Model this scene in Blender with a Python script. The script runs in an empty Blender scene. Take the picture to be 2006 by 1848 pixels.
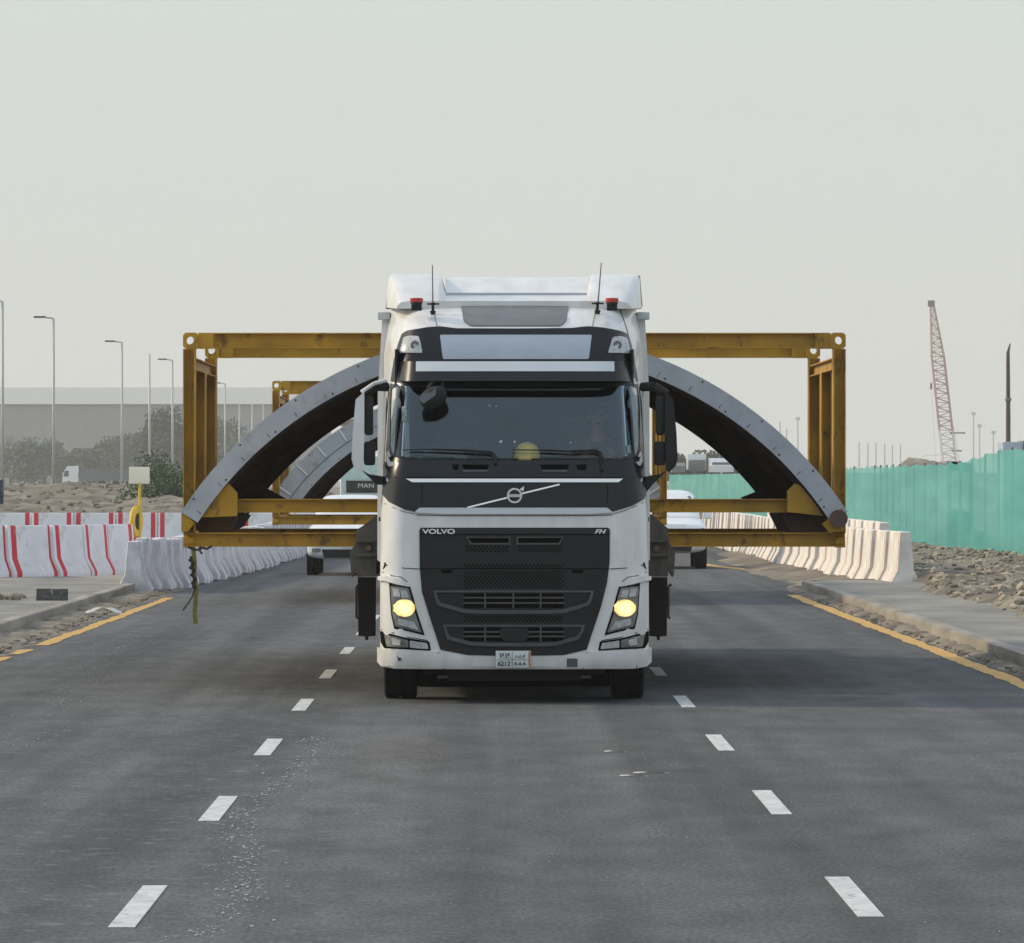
import bpy, bmesh, math, random
from mathutils import Vector, Matrix, noise
from mathutils.geometry import delaunay_2d_cdt
R = math.radians
random.seed(7)
sc = bpy.context.scene
col = sc.collection

# ------------------------------------------------------------------ camera
F = 12245.0; VX = 958.0; VY = 935.0; H = 2.1      # focal length and vanishing point, in units of a 2006-wide picture
cam_d = bpy.data.cameras.new('camera'); cam = bpy.data.objects.new('camera', cam_d); col.objects.link(cam)
cam.location = (0, 0, H); cam.rotation_euler = (R(90), 0, 0)
cam_d.sensor_width = 36; cam_d.lens = F / 2006 * 36
cam_d.shift_x = (1003 - VX) / 2006; cam_d.shift_y = (VY - 924) / 2006
cam_d.clip_start = 0.5; cam_d.clip_end = 9000
sc.camera = cam

# ------------------------------------------------------------------ sky and sun
SUN_EL, SUN_AZ = 27.0, -76.0      # azimuth measured from +Y (away from the camera) towards +X
w = bpy.data.worlds.new('World'); sc.world = w; w.use_nodes = True
nt = w.node_tree; nt.nodes.clear()
sky = nt.nodes.new('ShaderNodeTexSky'); sky.sky_type = 'NISHITA'; sky.sun_disc = False
sky.sun_elevation = R(SUN_EL); sky.sun_rotation = R(SUN_AZ); sky.dust_density = 6; sky.air_density = 1.5
mx = nt.nodes.new('ShaderNodeMix'); mx.data_type = 'RGBA'; mx.inputs[0].default_value = 0.86
tcw = nt.nodes.new('ShaderNodeTexCoord'); sxw = nt.nodes.new('ShaderNodeSeparateXYZ'); nt.links.new(tcw.outputs['Generated'], sxw.inputs[0])
rw = nt.nodes.new('ShaderNodeValToRGB'); nt.links.new(sxw.outputs[2], rw.inputs[0])      # dust-laden air: pale at the horizon, bluer overhead
e = rw.color_ramp.elements; e[0].position = 0; e[0].color = (.69, .695, .66, 1); e[1].position = .45; e[1].color = (.70, .80, .93, 1)
k = e.new(.04); k.color = (.70, .72, .69, 1); k = e.new(.085); k.color = (.665, .73, .71, 1)
sw = nt.nodes.new('ShaderNodeVectorMath'); sw.operation = 'SCALE'; sw.inputs[3].default_value = 11.1; nt.links.new(rw.outputs[0], sw.inputs[0]); nt.links.new(sw.outputs[0], mx.inputs[7])
bg = nt.nodes.new('ShaderNodeBackground'); bg.inputs[1].default_value = 0.1
ow = nt.nodes.new('ShaderNodeOutputWorld')
nt.links.new(sky.outputs[0], mx.inputs[6]); nt.links.new(mx.outputs[2], bg.inputs[0]); nt.links.new(bg.outputs[0], ow.inputs[0])
sd = bpy.data.lights.new('sun', 'SUN'); sd.energy = 2.8; sd.angle = R(5); sd.color = (1, .82, .56)
so = bpy.data.objects.new('sun', sd); col.objects.link(so)
sv = Vector((math.sin(R(SUN_AZ)) * math.cos(R(SUN_EL)), math.cos(R(SUN_AZ)) * math.cos(R(SUN_EL)), math.sin(R(SUN_EL))))
so.rotation_euler = sv.to_track_quat('Z', 'Y').to_euler(); so.location = (-60, 20, 60)
sc.view_settings.view_transform = 'Standard'; sc.view_settings.look = 'None'
sc.view_settings.exposure = 0; sc.view_settings.gamma = 1
sc.render.engine = 'CYCLES'
sc.cycles.max_bounces = 6; sc.cycles.volume_bounces = 1; sc.cycles.transparent_max_bounces = 12
sc.cycles.use_denoising = True

# ------------------------------------------------------------------ materials
def mat(name, c, rough=.6, metal=0, var=.15, scale=4, bump=0, bscale=30, c2=None, spec=.5, coat=0, emit=None, es=0, stretch=None, detail=6):
    m = bpy.data.materials.new(name); m.use_nodes = True
    t = m.node_tree; N = t.nodes; L = t.links; b = N['Principled BSDF']
    tc = N.new('ShaderNodeTexCoord'); mp = N.new('ShaderNodeMapping'); L.new(tc.outputs['Object'], mp.inputs[0])
    if stretch: mp.inputs['Scale'].default_value = stretch
    n = N.new('ShaderNodeTexNoise'); n.inputs['Scale'].default_value = scale; n.inputs['Detail'].default_value = detail
    L.new(mp.outputs[0], n.inputs[0])
    r = N.new('ShaderNodeValToRGB'); r.color_ramp.elements[0].position = .35; r.color_ramp.elements[1].position = .68
    lo = c2 if c2 else tuple(x * (1 - var) for x in c)
    r.color_ramp.elements[0].color = (*lo, 1); r.color_ramp.elements[1].color = (*c, 1)
    L.new(n.outputs[0], r.inputs[0]); L.new(r.outputs[0], b.inputs['Base Color'])
    b.inputs['Roughness'].default_value = rough; b.inputs['Metallic'].default_value = metal
    b.inputs['Specular IOR Level'].default_value = spec; b.inputs['Coat Weight'].default_value = coat
    b.inputs['Coat Roughness'].default_value = .05
    if bump:
        n2 = N.new('ShaderNodeTexNoise'); n2.inputs['Scale'].default_value = bscale; n2.inputs['Detail'].default_value = 5
        L.new(mp.outputs[0], n2.inputs[0])
        bp = N.new('ShaderNodeBump'); bp.inputs['Strength'].default_value = bump; bp.inputs['Distance'].default_value = .03
        L.new(n2.outputs[0], bp.inputs['Height']); L.new(bp.outputs[0], b.inputs['Normal'])
    if emit:
        b.inputs['Emission Color'].default_value = (*emit, 1); b.inputs['Emission Strength'].default_value = es
    return m
def spots(m, c, scale=12, lo=.6, hi=.68, amt=.8, stretch=(1, 1, 1)):
    t = m.node_tree; N = t.nodes; L = t.links; b = N['Principled BSDF']; src = b.inputs['Base Color'].links[0].from_socket
    tc = N.new('ShaderNodeTexCoord'); mp = N.new('ShaderNodeMapping'); mp.inputs['Scale'].default_value = stretch; L.new(tc.outputs['Object'], mp.inputs[0])
    n = N.new('ShaderNodeTexNoise'); n.inputs['Scale'].default_value = scale; n.inputs['Detail'].default_value = 12; n.inputs['Roughness'].default_value = .65; L.new(mp.outputs[0], n.inputs[0])
    r = N.new('ShaderNodeMapRange'); r.inputs[1].default_value = lo; r.inputs[2].default_value = hi; r.inputs[4].default_value = amt; L.new(n.outputs[0], r.inputs[0])
    x = N.new('ShaderNodeMix'); x.data_type = 'RGBA'; L.new(r.outputs[0], x.inputs[0]); L.new(src, x.inputs[6]); x.inputs[7].default_value = (*c, 1); L.new(x.outputs[2], b.inputs['Base Color']); return m
def srgb(r, g, b):
    f = lambda v: (v / 255 / 12.92) if v / 255 <= .04045 else ((v / 255 + .055) / 1.055) ** 2.4
    return (f(r), f(g), f(b))

M = {}
M['white'] = mat('truck_white_paint', (.74, .75, .76), .34, var=.05, scale=3.2, coat=.35, c2=(.62, .615, .59), stretch=(1.6, 1, .55), detail=9)
M['black'] = mat('gloss_black_panel', (.006, .007, .011), .28, var=.2, coat=.12, scale=3, spec=.3)
M['plastic'] = mat('dark_grille_plastic', (.011, .012, .0135), .55, var=.35, scale=5, spec=.35, detail=9)
M['slat'] = mat('grille_bar_grey', (.075, .076, .08), .45, var=.25, scale=8)
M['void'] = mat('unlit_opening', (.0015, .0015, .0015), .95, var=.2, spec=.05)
M['silver'] = mat('silver_panel', (.42, .47, .53), .3, metal=.2, var=.06, scale=5)
M['pale'] = mat('pale_grey_trim', (.56, .6, .63), .35, var=.05, coat=.3)
M['chrome'] = mat('bright_trim', (.85, .86, .88), .22, metal=.6, var=.05)
M['seam'] = mat('panel_gap', (.03, .03, .032), .8, var=.2)
M['red'] = mat('red_lens', (.5, .03, .02), .25, var=.2, coat=.5)
M['rubber'] = mat('tyre_rubber', (.008, .008, .008), .9, var=.4, scale=9, bump=.3, spec=.2)
M['rim'] = mat('dusty_rim', (.2, .2, .2), .5, metal=.5, var=.4)
M['under'] = mat('chassis_black', (.012, .012, .012), .8, var=.4, scale=5)
M['trailer'] = mat('trailer_dusty_grey_paint', (.105, .095, .08), .6, var=.4, scale=7, bump=.2)
M['flap'] = mat('maroon_black_flap', (.022, .009, .009), .75, var=.5, scale=8)
M['yellow'] = mat('ochre_steel_paint', (.56, .31, .007), .45, var=.35, scale=2.2, bump=.12, bscale=18, c2=(.36, .19, .006), detail=9)
M['rust'] = mat('rusty_dark_steel', (.075, .034, .017), .8, var=.5, scale=2.5, bump=.3, bscale=9, c2=(.03, .014, .008))
M['concface'] = mat('segment_grey_face', (.46, .49, .53), .7, var=.12, scale=3, bump=.1, c2=(.37, .4, .44))
M['slot'] = mat('white_slot_paint', (.8, .8, .8), .6, var=.05)
M['strap'] = mat('webbing_strap', (.22, .22, .03), .7, var=.4, scale=20)
M['chain'] = mat('dark_chain', (.03, .022, .015), .6, var=.4)
M['pole'] = mat('galvanised_pole', (.5, .51, .5), .55, metal=.2, var=.1)
M['carwhite'] = mat('car_white_paint', (.78, .8, .82), .25, var=.04, coat=.6)
M['glassdark'] = mat('car_window_glass', (.03, .04, .045), .06, var=.1, coat=1)
M['lens'] = mat('lamp_lens', (.5, .52, .52), .12, var=.35, scale=30, coat=1)
M['lensdark'] = mat('lamp_housing', (.2, .205, .19), .2, var=.5, scale=14, coat=1)
M['glow'] = mat('lit_bulb', (.9, .7, .3), .3, var=.05, emit=(1, .56, .14), es=1.0)
_t = M['glow'].node_tree; _N = _t.nodes; _L = _t.links; _b = _N['Principled BSDF']       # a lit reflector: hot centre, mottled facets, dim rim
_tc = _N.new('ShaderNodeTexCoord'); _d = _N.new('ShaderNodeVectorMath'); _d.operation = 'DISTANCE'; _d.inputs[1].default_value = (.5, .5, .5); _mp = _N.new('ShaderNodeMapping'); _mp.inputs['Scale'].default_value = (1, 0, 1); _mp.inputs['Location'].default_value = (0, .5, 0)
_L.new(_tc.outputs['Generated'], _mp.inputs[0]); _L.new(_mp.outputs[0], _d.inputs[0])
_n = _N.new('ShaderNodeTexNoise'); _n.inputs['Scale'].default_value = 17; _L.new(_tc.outputs['Object'], _n.inputs[0])
_m = _N.new('ShaderNodeMath'); _m.operation = 'MULTIPLY_ADD'; _m.inputs[1].default_value = .42; _L.new(_n.outputs[0], _m.inputs[0]); _L.new(_d.outputs['Value'], _m.inputs[2])
_r = _N.new('ShaderNodeValToRGB'); _r.color_ramp.elements[0].position = .48; _r.color_ramp.elements[0].color = (1, .84, .42, 1); _r.color_ramp.elements[1].position = .84; _r.color_ramp.elements[1].color = (.22, .1, .03, 1); _k = _r.color_ramp.elements.new(.66); _k.color = (1, .68, .24, 1)
_L.new(_m.outputs[0], _r.inputs[0]); _L.new(_r.outputs[0], _b.inputs['Emission Color']); _L.new(_r.outputs[0], _b.inputs['Base Color']); _b.inputs['Emission Strength'].default_value = .95
M['plate'] = mat('plate_white', (.62, .66, .66), .4, var=.06)
M['ink'] = mat('plate_ink', (.02, .025, .03), .5, var=.1)
M['orange'] = mat('plate_orange', (.5, .2, .04), .5, var=.1)
M['sticker'] = mat('sticker_grey', (.13, .14, .17), .5, var=.3, scale=60)
M['concrete'] = mat('kerb_concrete', (.36, .33, .28), .9, var=.4, scale=2.6, bump=.5, bscale=9, c2=(.2, .18, .155), stretch=(1, .12, 1))
M['paving'] = mat('dusty_paving', (.28, .265, .235), .95, var=.35, scale=.9, bump=.7, bscale=9, c2=(.17, .168, .16), stretch=(1, .3, 1), detail=10)
M['dirt'] = mat('sandy_dirt', (.27, .235, .18), .95, var=.4, scale=.9, bump=1, bscale=3, c2=(.1, .085, .066), detail=10)
M['ground'] = mat('desert_ground', (.27, .245, .2), .95, var=.3, scale=.05, bump=.5, bscale=1.2, c2=(.2, .18, .15))
M['rock2'] = mat('pale_rubble', (.5, .42, .31), .9, var=.3, scale=5)
M['rock'] = mat('broken_rubble', (.29, .235, .17), .9, var=.6, scale=5, bump=.5, c2=(.13, .12, .105))
M['chip'] = mat('spilled_chips', (.5, .5, .5), .8, var=.2, scale=30)
M['paintw'] = mat('road_paint_white', (.62, .63, .62), .7, var=.25, scale=9, c2=(.47, .48, .48), detail=10, stretch=(1, .3, 1))
M['painty'] = mat('road_paint_yellow', (.66, .37, .06), .75, var=.35, scale=5, c2=(.42, .26, .08))
M['bark'] = mat('bark', (.09, .07, .05), .9, var=.4)
M['leaf'] = mat('dusty_hazed_leaves', (.105, .118, .085), .8, var=.45, scale=1.2, c2=(.06, .07, .05))  # lightened to put extra haze into the leaf colour
M['leaf2'] = mat('green_leaves', (.07, .11, .04), .8, var=.45, scale=1.5, c2=(.03, .06, .02))
M['wall'] = mat('warehouse_wall', (.2, .2, .2), .8, var=.08, scale=.3, stretch=(1, 1, .05))
M['roofband'] = mat('warehouse_roof', (.42, .42, .4), .7, var=.05, scale=.3)
M['edge'] = mat('warehouse_gutter', (.08, .08, .08), .7, var=.1)
M['helmet'] = mat('yellow_plastic', (1.0, .66, .1), .4, var=.05)
M['skin'] = mat('skin', (.3, .16, .1), .6, var=.1)
M['cloth'] = mat('dark_red_shirt', (.1, .055, .06), .9, var=.2)
M['hair'] = mat('dark_hair', (.015, .012, .01), .8, var=.2)
M['interior'] = mat('cab_interior_grey', (.02, .021, .023), .8, var=.2)
M['curtain'] = mat('window_side_trim', (.2, .26, .26), .7, var=.2)
M['bluething'] = mat('blue_paint', (.015, .03, .08), .5, var=.2)
M['craner'] = mat('crane_hazed_red_paint', (.45, .2, .18), .6, var=.2, scale=.5)  # red made paler, putting haze into the paint colour
M['cranew'] = mat('crane_white_paint', (.65, .6, .58), .6, var=.1)
M['ruststeel'] = mat('brown_steel', (.12, .07, .055), .7, var=.3)
M['signy'] = mat('sign_yellow', (.75, .5, .03), .5, var=.1)
M['signr'] = mat('sign_red', (.5, .03, .02), .5, var=.1)
M['cream'] = mat('cream_board', (.85, .82, .66), .5, var=.05)
M['greydk'] = mat('grey_metal', (.16, .17, .18), .5, var=.2)

spots(M['yellow'], (.09, .035, .012), 5, .56, .64, .75, (1, 1, .6)); spots(M['yellow'], (.3, .3, .28), 30, .66, .7, .5)
spots(M['concface'], (.2, .19, .17), 3.2, .55, .7, .6); spots(M['concface'], (.62, .62, .6), 14, .62, .68, .5)
spots(M['white'], (.36, .34, .3), 7, .62, .74, .4, (1, 1, .35)); spots(M['trailer'], (.2, .15, .1), 9, .58, .68, .6)
spots(M['paintw'], (.13, .13, .135), 14, .57, .63, .85); spots(M['painty'], (.2, .17, .13), 10, .57, .64, .7, (1, .5, 1)); spots(M['rust'], (.11, .045, .02), 3, .48, .66, .8, (1, .4, 1)); spots(M['carwhite'], (.5, .48, .44), 6, .6, .75, .3)
def asphalt():
    m = bpy.data.materials.new('asphalt'); m.use_nodes = True; t = m.node_tree; N = t.nodes; L = t.links
    b = N['Principled BSDF']; tc = N.new('ShaderNodeTexCoord')
    def nz(scale, st, d=6):
        mp = N.new('ShaderNodeMapping'); mp.inputs['Scale'].default_value = st; L.new(tc.outputs['Object'], mp.inputs[0])
        n = N.new('ShaderNodeTexNoise'); n.inputs['Scale'].default_value = scale; n.inputs['Detail'].default_value = d; L.new(mp.outputs[0], n.inputs[0]); return n.outputs[0]
    def ramp(src, a, ca, z, cz):
        r = N.new('ShaderNodeValToRGB'); e = r.color_ramp.elements; e[0].position = a; e[1].position = z; e[0].color = (*ca, 1); e[1].color = (*cz, 1); L.new(src, r.inputs[0]); return r.outputs[0]
    def mul(a, c2, f=1, bt='MULTIPLY'):
        x = N.new('ShaderNodeMix'); x.data_type = 'RGBA'; x.blend_type = bt; x.inputs[0].default_value = f
        L.new(a, x.inputs[6]); L.new(c2, x.inputs[7]); return x.outputs[2]
    big = ramp(nz(.3, (1, .3, 1)), .32, (.096, .099, .102), .68, (.126, .13, .134))
    med = ramp(nz(2.4, (1, .3, 1), 10), .3, (.8, .8, .8), .7, (1.12, 1.12, 1.12))
    fine = ramp(nz(38, (1, .28, 1), 5), .35, (.74, .74, .74), .68, (1.24, 1.24, 1.24))
    trk = ramp(nz(1.3, (1, .012, 1), 4), .38, (.76, .76, .77), .6, (1.1, 1.1, 1.1))
    c = mul(mul(mul(big, med), fine), trk)
    # pale dust scuffs, mostly on the left lane
    sc_ = nz(7, (1, .6, 1), 10); sp = ramp(sc_, .56, (0, 0, 0), .78, (1, 1, 1))
    sep = N.new('ShaderNodeSeparateXYZ'); L.new(tc.outputs['Object'], sep.inputs[0])
    mr = N.new('ShaderNodeMapRange'); mr.inputs[1].default_value = .6; mr.inputs[2].default_value = -1.6; mr.inputs[3].default_value = 0; mr.inputs[4].default_value = .5
    L.new(sep.outputs[0], mr.inputs[0])
    mm = N.new('ShaderNodeMath'); mm.operation = 'MULTIPLY'; L.new(sp, mm.inputs[0]); L.new(mr.outputs[0], mm.inputs[1])
    x = N.new('ShaderNodeMix'); x.data_type = 'RGBA'; L.new(mm.outputs[0], x.inputs[0]); L.new(c, x.inputs[6]); x.inputs[7].default_value = (.27, .27, .26, 1)
    # a darker wet-looking streak pattern of rubber on the right lane
    L.new(x.outputs[2], b.inputs['Base Color']); b.inputs['Roughness'].default_value = .9; b.inputs['Specular IOR Level'].default_value = .12
    bp = N.new('ShaderNodeBump'); bp.inputs['Strength'].default_value = .35; bp.inputs['Distance'].default_value = .01
    L.new(nz(60, (1, 1, 1), 4), bp.inputs['Height']); L.new(bp.outputs[0], b.inputs['Normal'])
    return m
M['asphalt'] = asphalt()

def barrier_mat(name, base, stripe, halflen, dirty, sw_=.05):
    m = mat(name, base, .8, var=.3, scale=2.5, bump=.25, bscale=12, c2=dirty)
    t = m.node_tree; N = t.nodes; L = t.links; b = N['Principled BSDF']
    src = b.inputs['Base Color'].links[0].from_socket
    tc = N.new('ShaderNodeTexCoord'); s = N.new('ShaderNodeSeparateXYZ'); L.new(tc.outputs['Object'], s.inputs[0])
    a = N.new('ShaderNodeMath'); a.operation = 'ABSOLUTE'; L.new(s.outputs[0], a.inputs[0])
    c = N.new('ShaderNodeMath'); c.operation = 'COMPARE'; L.new(a.outputs[0], c.inputs[0]); c.inputs[1].default_value = halflen - .14; c.inputs[2].default_value = sw_
    x = N.new('ShaderNodeMix'); x.data_type = 'RGBA'; L.new(c.outputs[0], x.inputs[0]); L.new(src, x.inputs[6]); x.inputs[7].default_value = (*stripe, 1)
    L.new(x.outputs[2], b.inputs['Base Color']); return m
M['barl'] = barrier_mat('barrier_white_red_paint', (.86, .86, .88), (.6, .22, .28), .475, (.5, .51, .55), .035)
M['bars'] = barrier_mat('short_barrier_white_red_paint', (.76, .78, .82), (.6, .04, .06), .62, (.66, .68, .7), .068)
M['barr'] = barrier_mat('barrier_faded_paint', (.8, .79, .74), (.62, .27, .26), .95, (.6, .57, .52))

for _k, _c in (('barl', (.28, .24, .24)), ('bars', (.4, .37, .34)), ('barr', (.34, .28, .22))): spots(M[_k], _c, 5, .56, .7, .7, (1, 1, .6)); spots(M[_k], (.2, .17, .15), 22, .66, .7, .6)
def net_mat():
    m = mat('green_shade_net', (.15, .54, .5), .8, var=.2, scale=1.8, bump=.9, bscale=3.5, c2=(.09, .4, .38), stretch=(1, .07, .8), detail=10)
    t = m.node_tree; N = t.nodes; L = t.links; b = N['Principled BSDF']; o = N['Material Output']
    tr = N.new('ShaderNodeBsdfTransparent'); tl = N.new('ShaderNodeBsdfTranslucent'); tl.inputs[0].default_value = (.22, .66, .54, 1)
    a = N.new('ShaderNodeMixShader'); a.inputs[0].default_value = .4; L.new(b.outputs[0], a.inputs[1]); L.new(tl.outputs[0], a.inputs[2])
    c = N.new('ShaderNodeMixShader'); c.inputs[0].default_value = .2; L.new(a.outputs[0], c.inputs[1]); L.new(tr.outputs[0], c.inputs[2])
    L.new(c.outputs[0], o.inputs[0]); return m
M['net'] = net_mat()
def glass_mat():
    m = bpy.data.materials.new('windscreen_glass'); m.use_nodes = True; t = m.node_tree; N = t.nodes; L = t.links
    for n in list(N): N.remove(n)
    o = N.new('ShaderNodeOutputMaterial'); tr = N.new('ShaderNodeBsdfTransparent'); tr.inputs[0].default_value = (.93, .96, .97, 1)
    g = N.new('ShaderNodeBsdfGlossy'); g.inputs[0].default_value = (.72, .84, .9, 1); g.inputs[1].default_value = .02
    fr = N.new('ShaderNodeFresnel'); fr.inputs[0].default_value = 1.55
    tc = N.new('ShaderNodeTexCoord'); n = N.new('ShaderNodeTexNoise'); n.inputs['Scale'].default_value = 2; L.new(tc.outputs['Object'], n.inputs[0])
    mr = N.new('ShaderNodeMapRange'); mr.inputs[3].default_value = .95; mr.inputs[4].default_value = 1.25; L.new(n.outputs[0], mr.inputs[0])
    mu = N.new('ShaderNodeMath'); mu.operation = 'MULTIPLY'; L.new(fr.outputs[0], mu.inputs[0]); L.new(mr.outputs[0], mu.inputs[1])
    x = N.new('ShaderNodeMixShader'); L.new(mu.outputs[0], x.inputs[0]); L.new(tr.outputs[0], x.inputs[1]); L.new(g.outputs[0], x.inputs[2]); L.new(x.outputs[0], o.inputs[0])
    return m
M['glass'] = glass_mat()

# ------------------------------------------------------------------ mesh helpers
class G:
    def __init__(s): s.v = []; s.f = []
    def add(s, vs, fs):
        n = len(s.v); s.v += [tuple(x) for x in vs]; s.f += [tuple(i + n for i in f) for f in fs]; return s
    def box(s, x0, x1, y0, y1, z0, z1, mtx=None, bev=0):
        if bev:
            bm = bmesh.new(); bmesh.ops.create_cube(bm, size=1)
            for v in bm.verts: v.co = Vector(((x0 + x1) / 2 + v.co.x * (x1 - x0), (y0 + y1) / 2 + v.co.y * (y1 - y0), (z0 + z1) / 2 + v.co.z * (z1 - z0)))
            bmesh.ops.bevel(bm, geom=bm.edges[:], offset=bev, segments=2, affect='EDGES', profile=.6)
            vs = [v.co.copy() for v in bm.verts]; fs = [[v.index for v in f.verts] for f in bm.faces]; bm.free()
        else:
            vs = [Vector(p) for p in ((x0, y0, z0), (x1, y0, z0), (x1, y1, z0), (x0, y1, z0), (x0, y0, z1), (x1, y0, z1), (x1, y1, z1), (x0, y1, z1))]
            fs = [(0, 3, 2, 1), (4, 5, 6, 7), (0, 1, 5, 4), (1, 2, 6, 5), (2, 3, 7, 6), (3, 0, 4, 7)]
        if mtx: vs = [mtx @ v for v in vs]
        return s.add(vs, fs)
    def tube(s, p, q, r, r2=None, n=10, cap=True):
        p = Vector(p); q = Vector(q); r2 = r if r2 is None else r2
        d = (q - p).normalized(); a = d.orthogonal().normalized(); b = d.cross(a)
        vs = []
        for c, rr in ((p, r), (q, r2)):
            for i in range(n):
                t = 2 * math.pi * i / n; vs.append(c + a * math.cos(t) * rr + b * math.sin(t) * rr)
        fs = [(i, (i + 1) % n, n + (i + 1) % n, n + i) for i in range(n)]
        if cap: fs += [tuple(range(n - 1, -1, -1)), tuple(range(n, 2 * n))]
        return s.add(vs, fs)
    def path(s, pts, r, n=8):
        for a, b in zip(pts, pts[1:]): s.tube(a, b, r, n=n)
        return s
    def prism(s, poly, y0, y1):      # poly of (x,z), extruded along y
        n = len(poly); vs = [(x, y0, z) for x, z in poly] + [(x, y1, z) for x, z in poly]
        return s.add(vs, [tuple(range(n - 1, -1, -1)), tuple(range(n, 2 * n))] + [(i, (i + 1) % n, n + (i + 1) % n, n + i) for i in range(n)])
    def prismx(s, poly, x0, x1):     # poly of (y,z), extruded along x
        n = len(poly); vs = [(x0, y, z) for y, z in poly] + [(x1, y, z) for y, z in poly]
        return s.add(vs, [tuple(range(n)), tuple(range(2 * n - 1, n - 1, -1))] + [(i, n + i, n + (i + 1) % n, (i + 1) % n) for i in range(n)])
    def lathe(s, prof, c, axis='x', n=28):   # prof of (along axis, radius)
        vs = []; m = len(prof)
        for i in range(n):
            t = 2 * math.pi * i / n; ca, sa = math.cos(t), math.sin(t)
            for a, r in prof:
                vs.append({'x': (c[0] + a, c[1] + r * ca, c[2] + r * sa), 'y': (c[0] + r * ca, c[1] + a, c[2] + r * sa), 'z': (c[0] + r * ca, c[1] + r * sa, c[2] + a)}[axis])
        fs = []
        for i in range(n):
            j = (i + 1) % n
            for k in range(m - 1): fs.append((i * m + k, i * m + k + 1, j * m + k + 1, j * m + k))
        return s.add(vs, fs)
    def ell(s, c, r, n=16, m=10, mtx=None):
        vs = []; fs = []
        for i in range(m + 1):
            ph = math.pi * i / m
            for j in range(n):
                t = 2 * math.pi * j / n
                v = Vector((r[0] * math.sin(ph) * math.cos(t), r[1] * math.sin(ph) * math.sin(t), r[2] * math.cos(ph)))
                if mtx: v = mtx @ v
                vs.append(Vector(c) + v)
        for i in range(m):
            for j in range(n):
                fs.append((i * n + j, (i + 1) * n + j, (i + 1) * n + (j + 1) % n, i * n + (j + 1) % n))
        return s.add(vs, fs)
    def loft(s, rings, close=True, caps=True):
        n = len(rings[0]); vs = [p for r in rings for p in r]; fs = []
        for i in range(len(rings) - 1):
            for j in range(n if close else n - 1):
                k = (j + 1) % n; fs.append((i * n + j, i * n + k, (i + 1) * n + k, (i + 1) * n + j))
        if caps and close: fs += [tuple(range(n - 1, -1, -1)), tuple(range((len(rings) - 1) * n, len(rings) * n))]
        return s.add(vs, fs)
    def build(s, name, m, parent=None, smooth=False, loc=None, rot=0, fix=True):
        me = bpy.data.meshes.new(name); me.from_pydata(s.v, [], s.f)
        if fix:
            bm = bmesh.new(); bm.from_mesh(me); bmesh.ops.remove_doubles(bm, verts=bm.verts[:], dist=1e-5)
            bmesh.ops.recalc_face_normals(bm, faces=bm.faces[:]); bm.to_mesh(me); bm.free()
        me.materials.append(M[m] if isinstance(m, str) else m)
        if smooth:
            me.polygons.foreach_set('use_smooth', [True] * len(me.polygons))
            if smooth != 'all':
                try: me.set_sharp_from_angle(angle=R(smooth if smooth is not True else 35))
                except Exception: pass
        o = bpy.data.objects.new(name, me); col.objects.link(o)
        if parent: o.parent = parent
        if loc: o.location = loc
        if rot: o.rotation_euler.z = rot
        return o

def tag(o, label=None, cat=None, group=None, kind=None):
    if label: o['label'] = label
    if cat: o['category'] = cat
    if group: o['group'] = group
    if kind: o['kind'] = kind
    return o
def thing(name, loc, label, cat, group=None, rot=0):
    o = bpy.data.objects.new(name, None); col.objects.link(o); o.location = loc; o.rotation_euler.z = rot
    o.empty_display_size = .2
    return tag(o, label, cat, group)
def copy_tree(o, parent=None):
    c = o.copy(); col.objects.link(c)
    if parent: c.parent = parent
    for ch in [x for x in list(bpy.data.objects) if x.parent == o]: copy_tree(ch, c)
    return c
def text(s, size, name, m, parent, loc, rot=(R(90), 0, 0), ext=.003, sx=1, font=None, shear=0, align='CENTER', off=0):
    cu = bpy.data.curves.new('lettering', 'FONT'); cu.body = s; cu.size = size; cu.extrude = ext; cu.align_x = align; cu.align_y = 'CENTER'; cu.shear = shear; cu.offset = off
    t = bpy.data.objects.new('lettering_source', cu); col.objects.link(t); bpy.context.view_layer.update()
    dg = bpy.context.evaluated_depsgraph_get(); me = bpy.data.meshes.new_from_object(t.evaluated_get(dg)); me.name = name
    bpy.data.objects.remove(t); bpy.data.curves.remove(cu); me.materials.clear(); me.materials.append(M[m])
    o = bpy.data.objects.new(name, me); col.objects.link(o); o.parent = parent; o.location = loc; o.rotation_euler = rot; o.scale = (sx, 1, 1); return o
def PX(x, Y): return (x - VX) * Y / F
def PZ(y, Y): return H - (y - VY) * Y / F
def gy(y, z=0): return F * (H - z) / (y - VY)
HAZE = .0002
# ------------------------------------------------------------------ ground, road, kerbs
def sheet(name, pts, z, m, label=None, kind='structure', div=None):
    g = G(); g.add([(x, y, z) for x, y in pts], [tuple(range(len(pts)))]); o = g.build(name, m, fix=False)
    return tag(o, label, kind=kind)
sheet('ground', [(-1500, -25), (1500, -25), (1500, 3100), (-1500, 3100)], -.02, 'ground')
sheet('road', [(-6.45, -20), (5.85, -20), (5.85, 119), (40, 121), (40, 137), (7.0, 137), (6.6, 160), (8, 420), (-4, 420), (-5.6, 150), (-6.0, 124), (-6.45, 113)], 0, 'asphalt')
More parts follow.
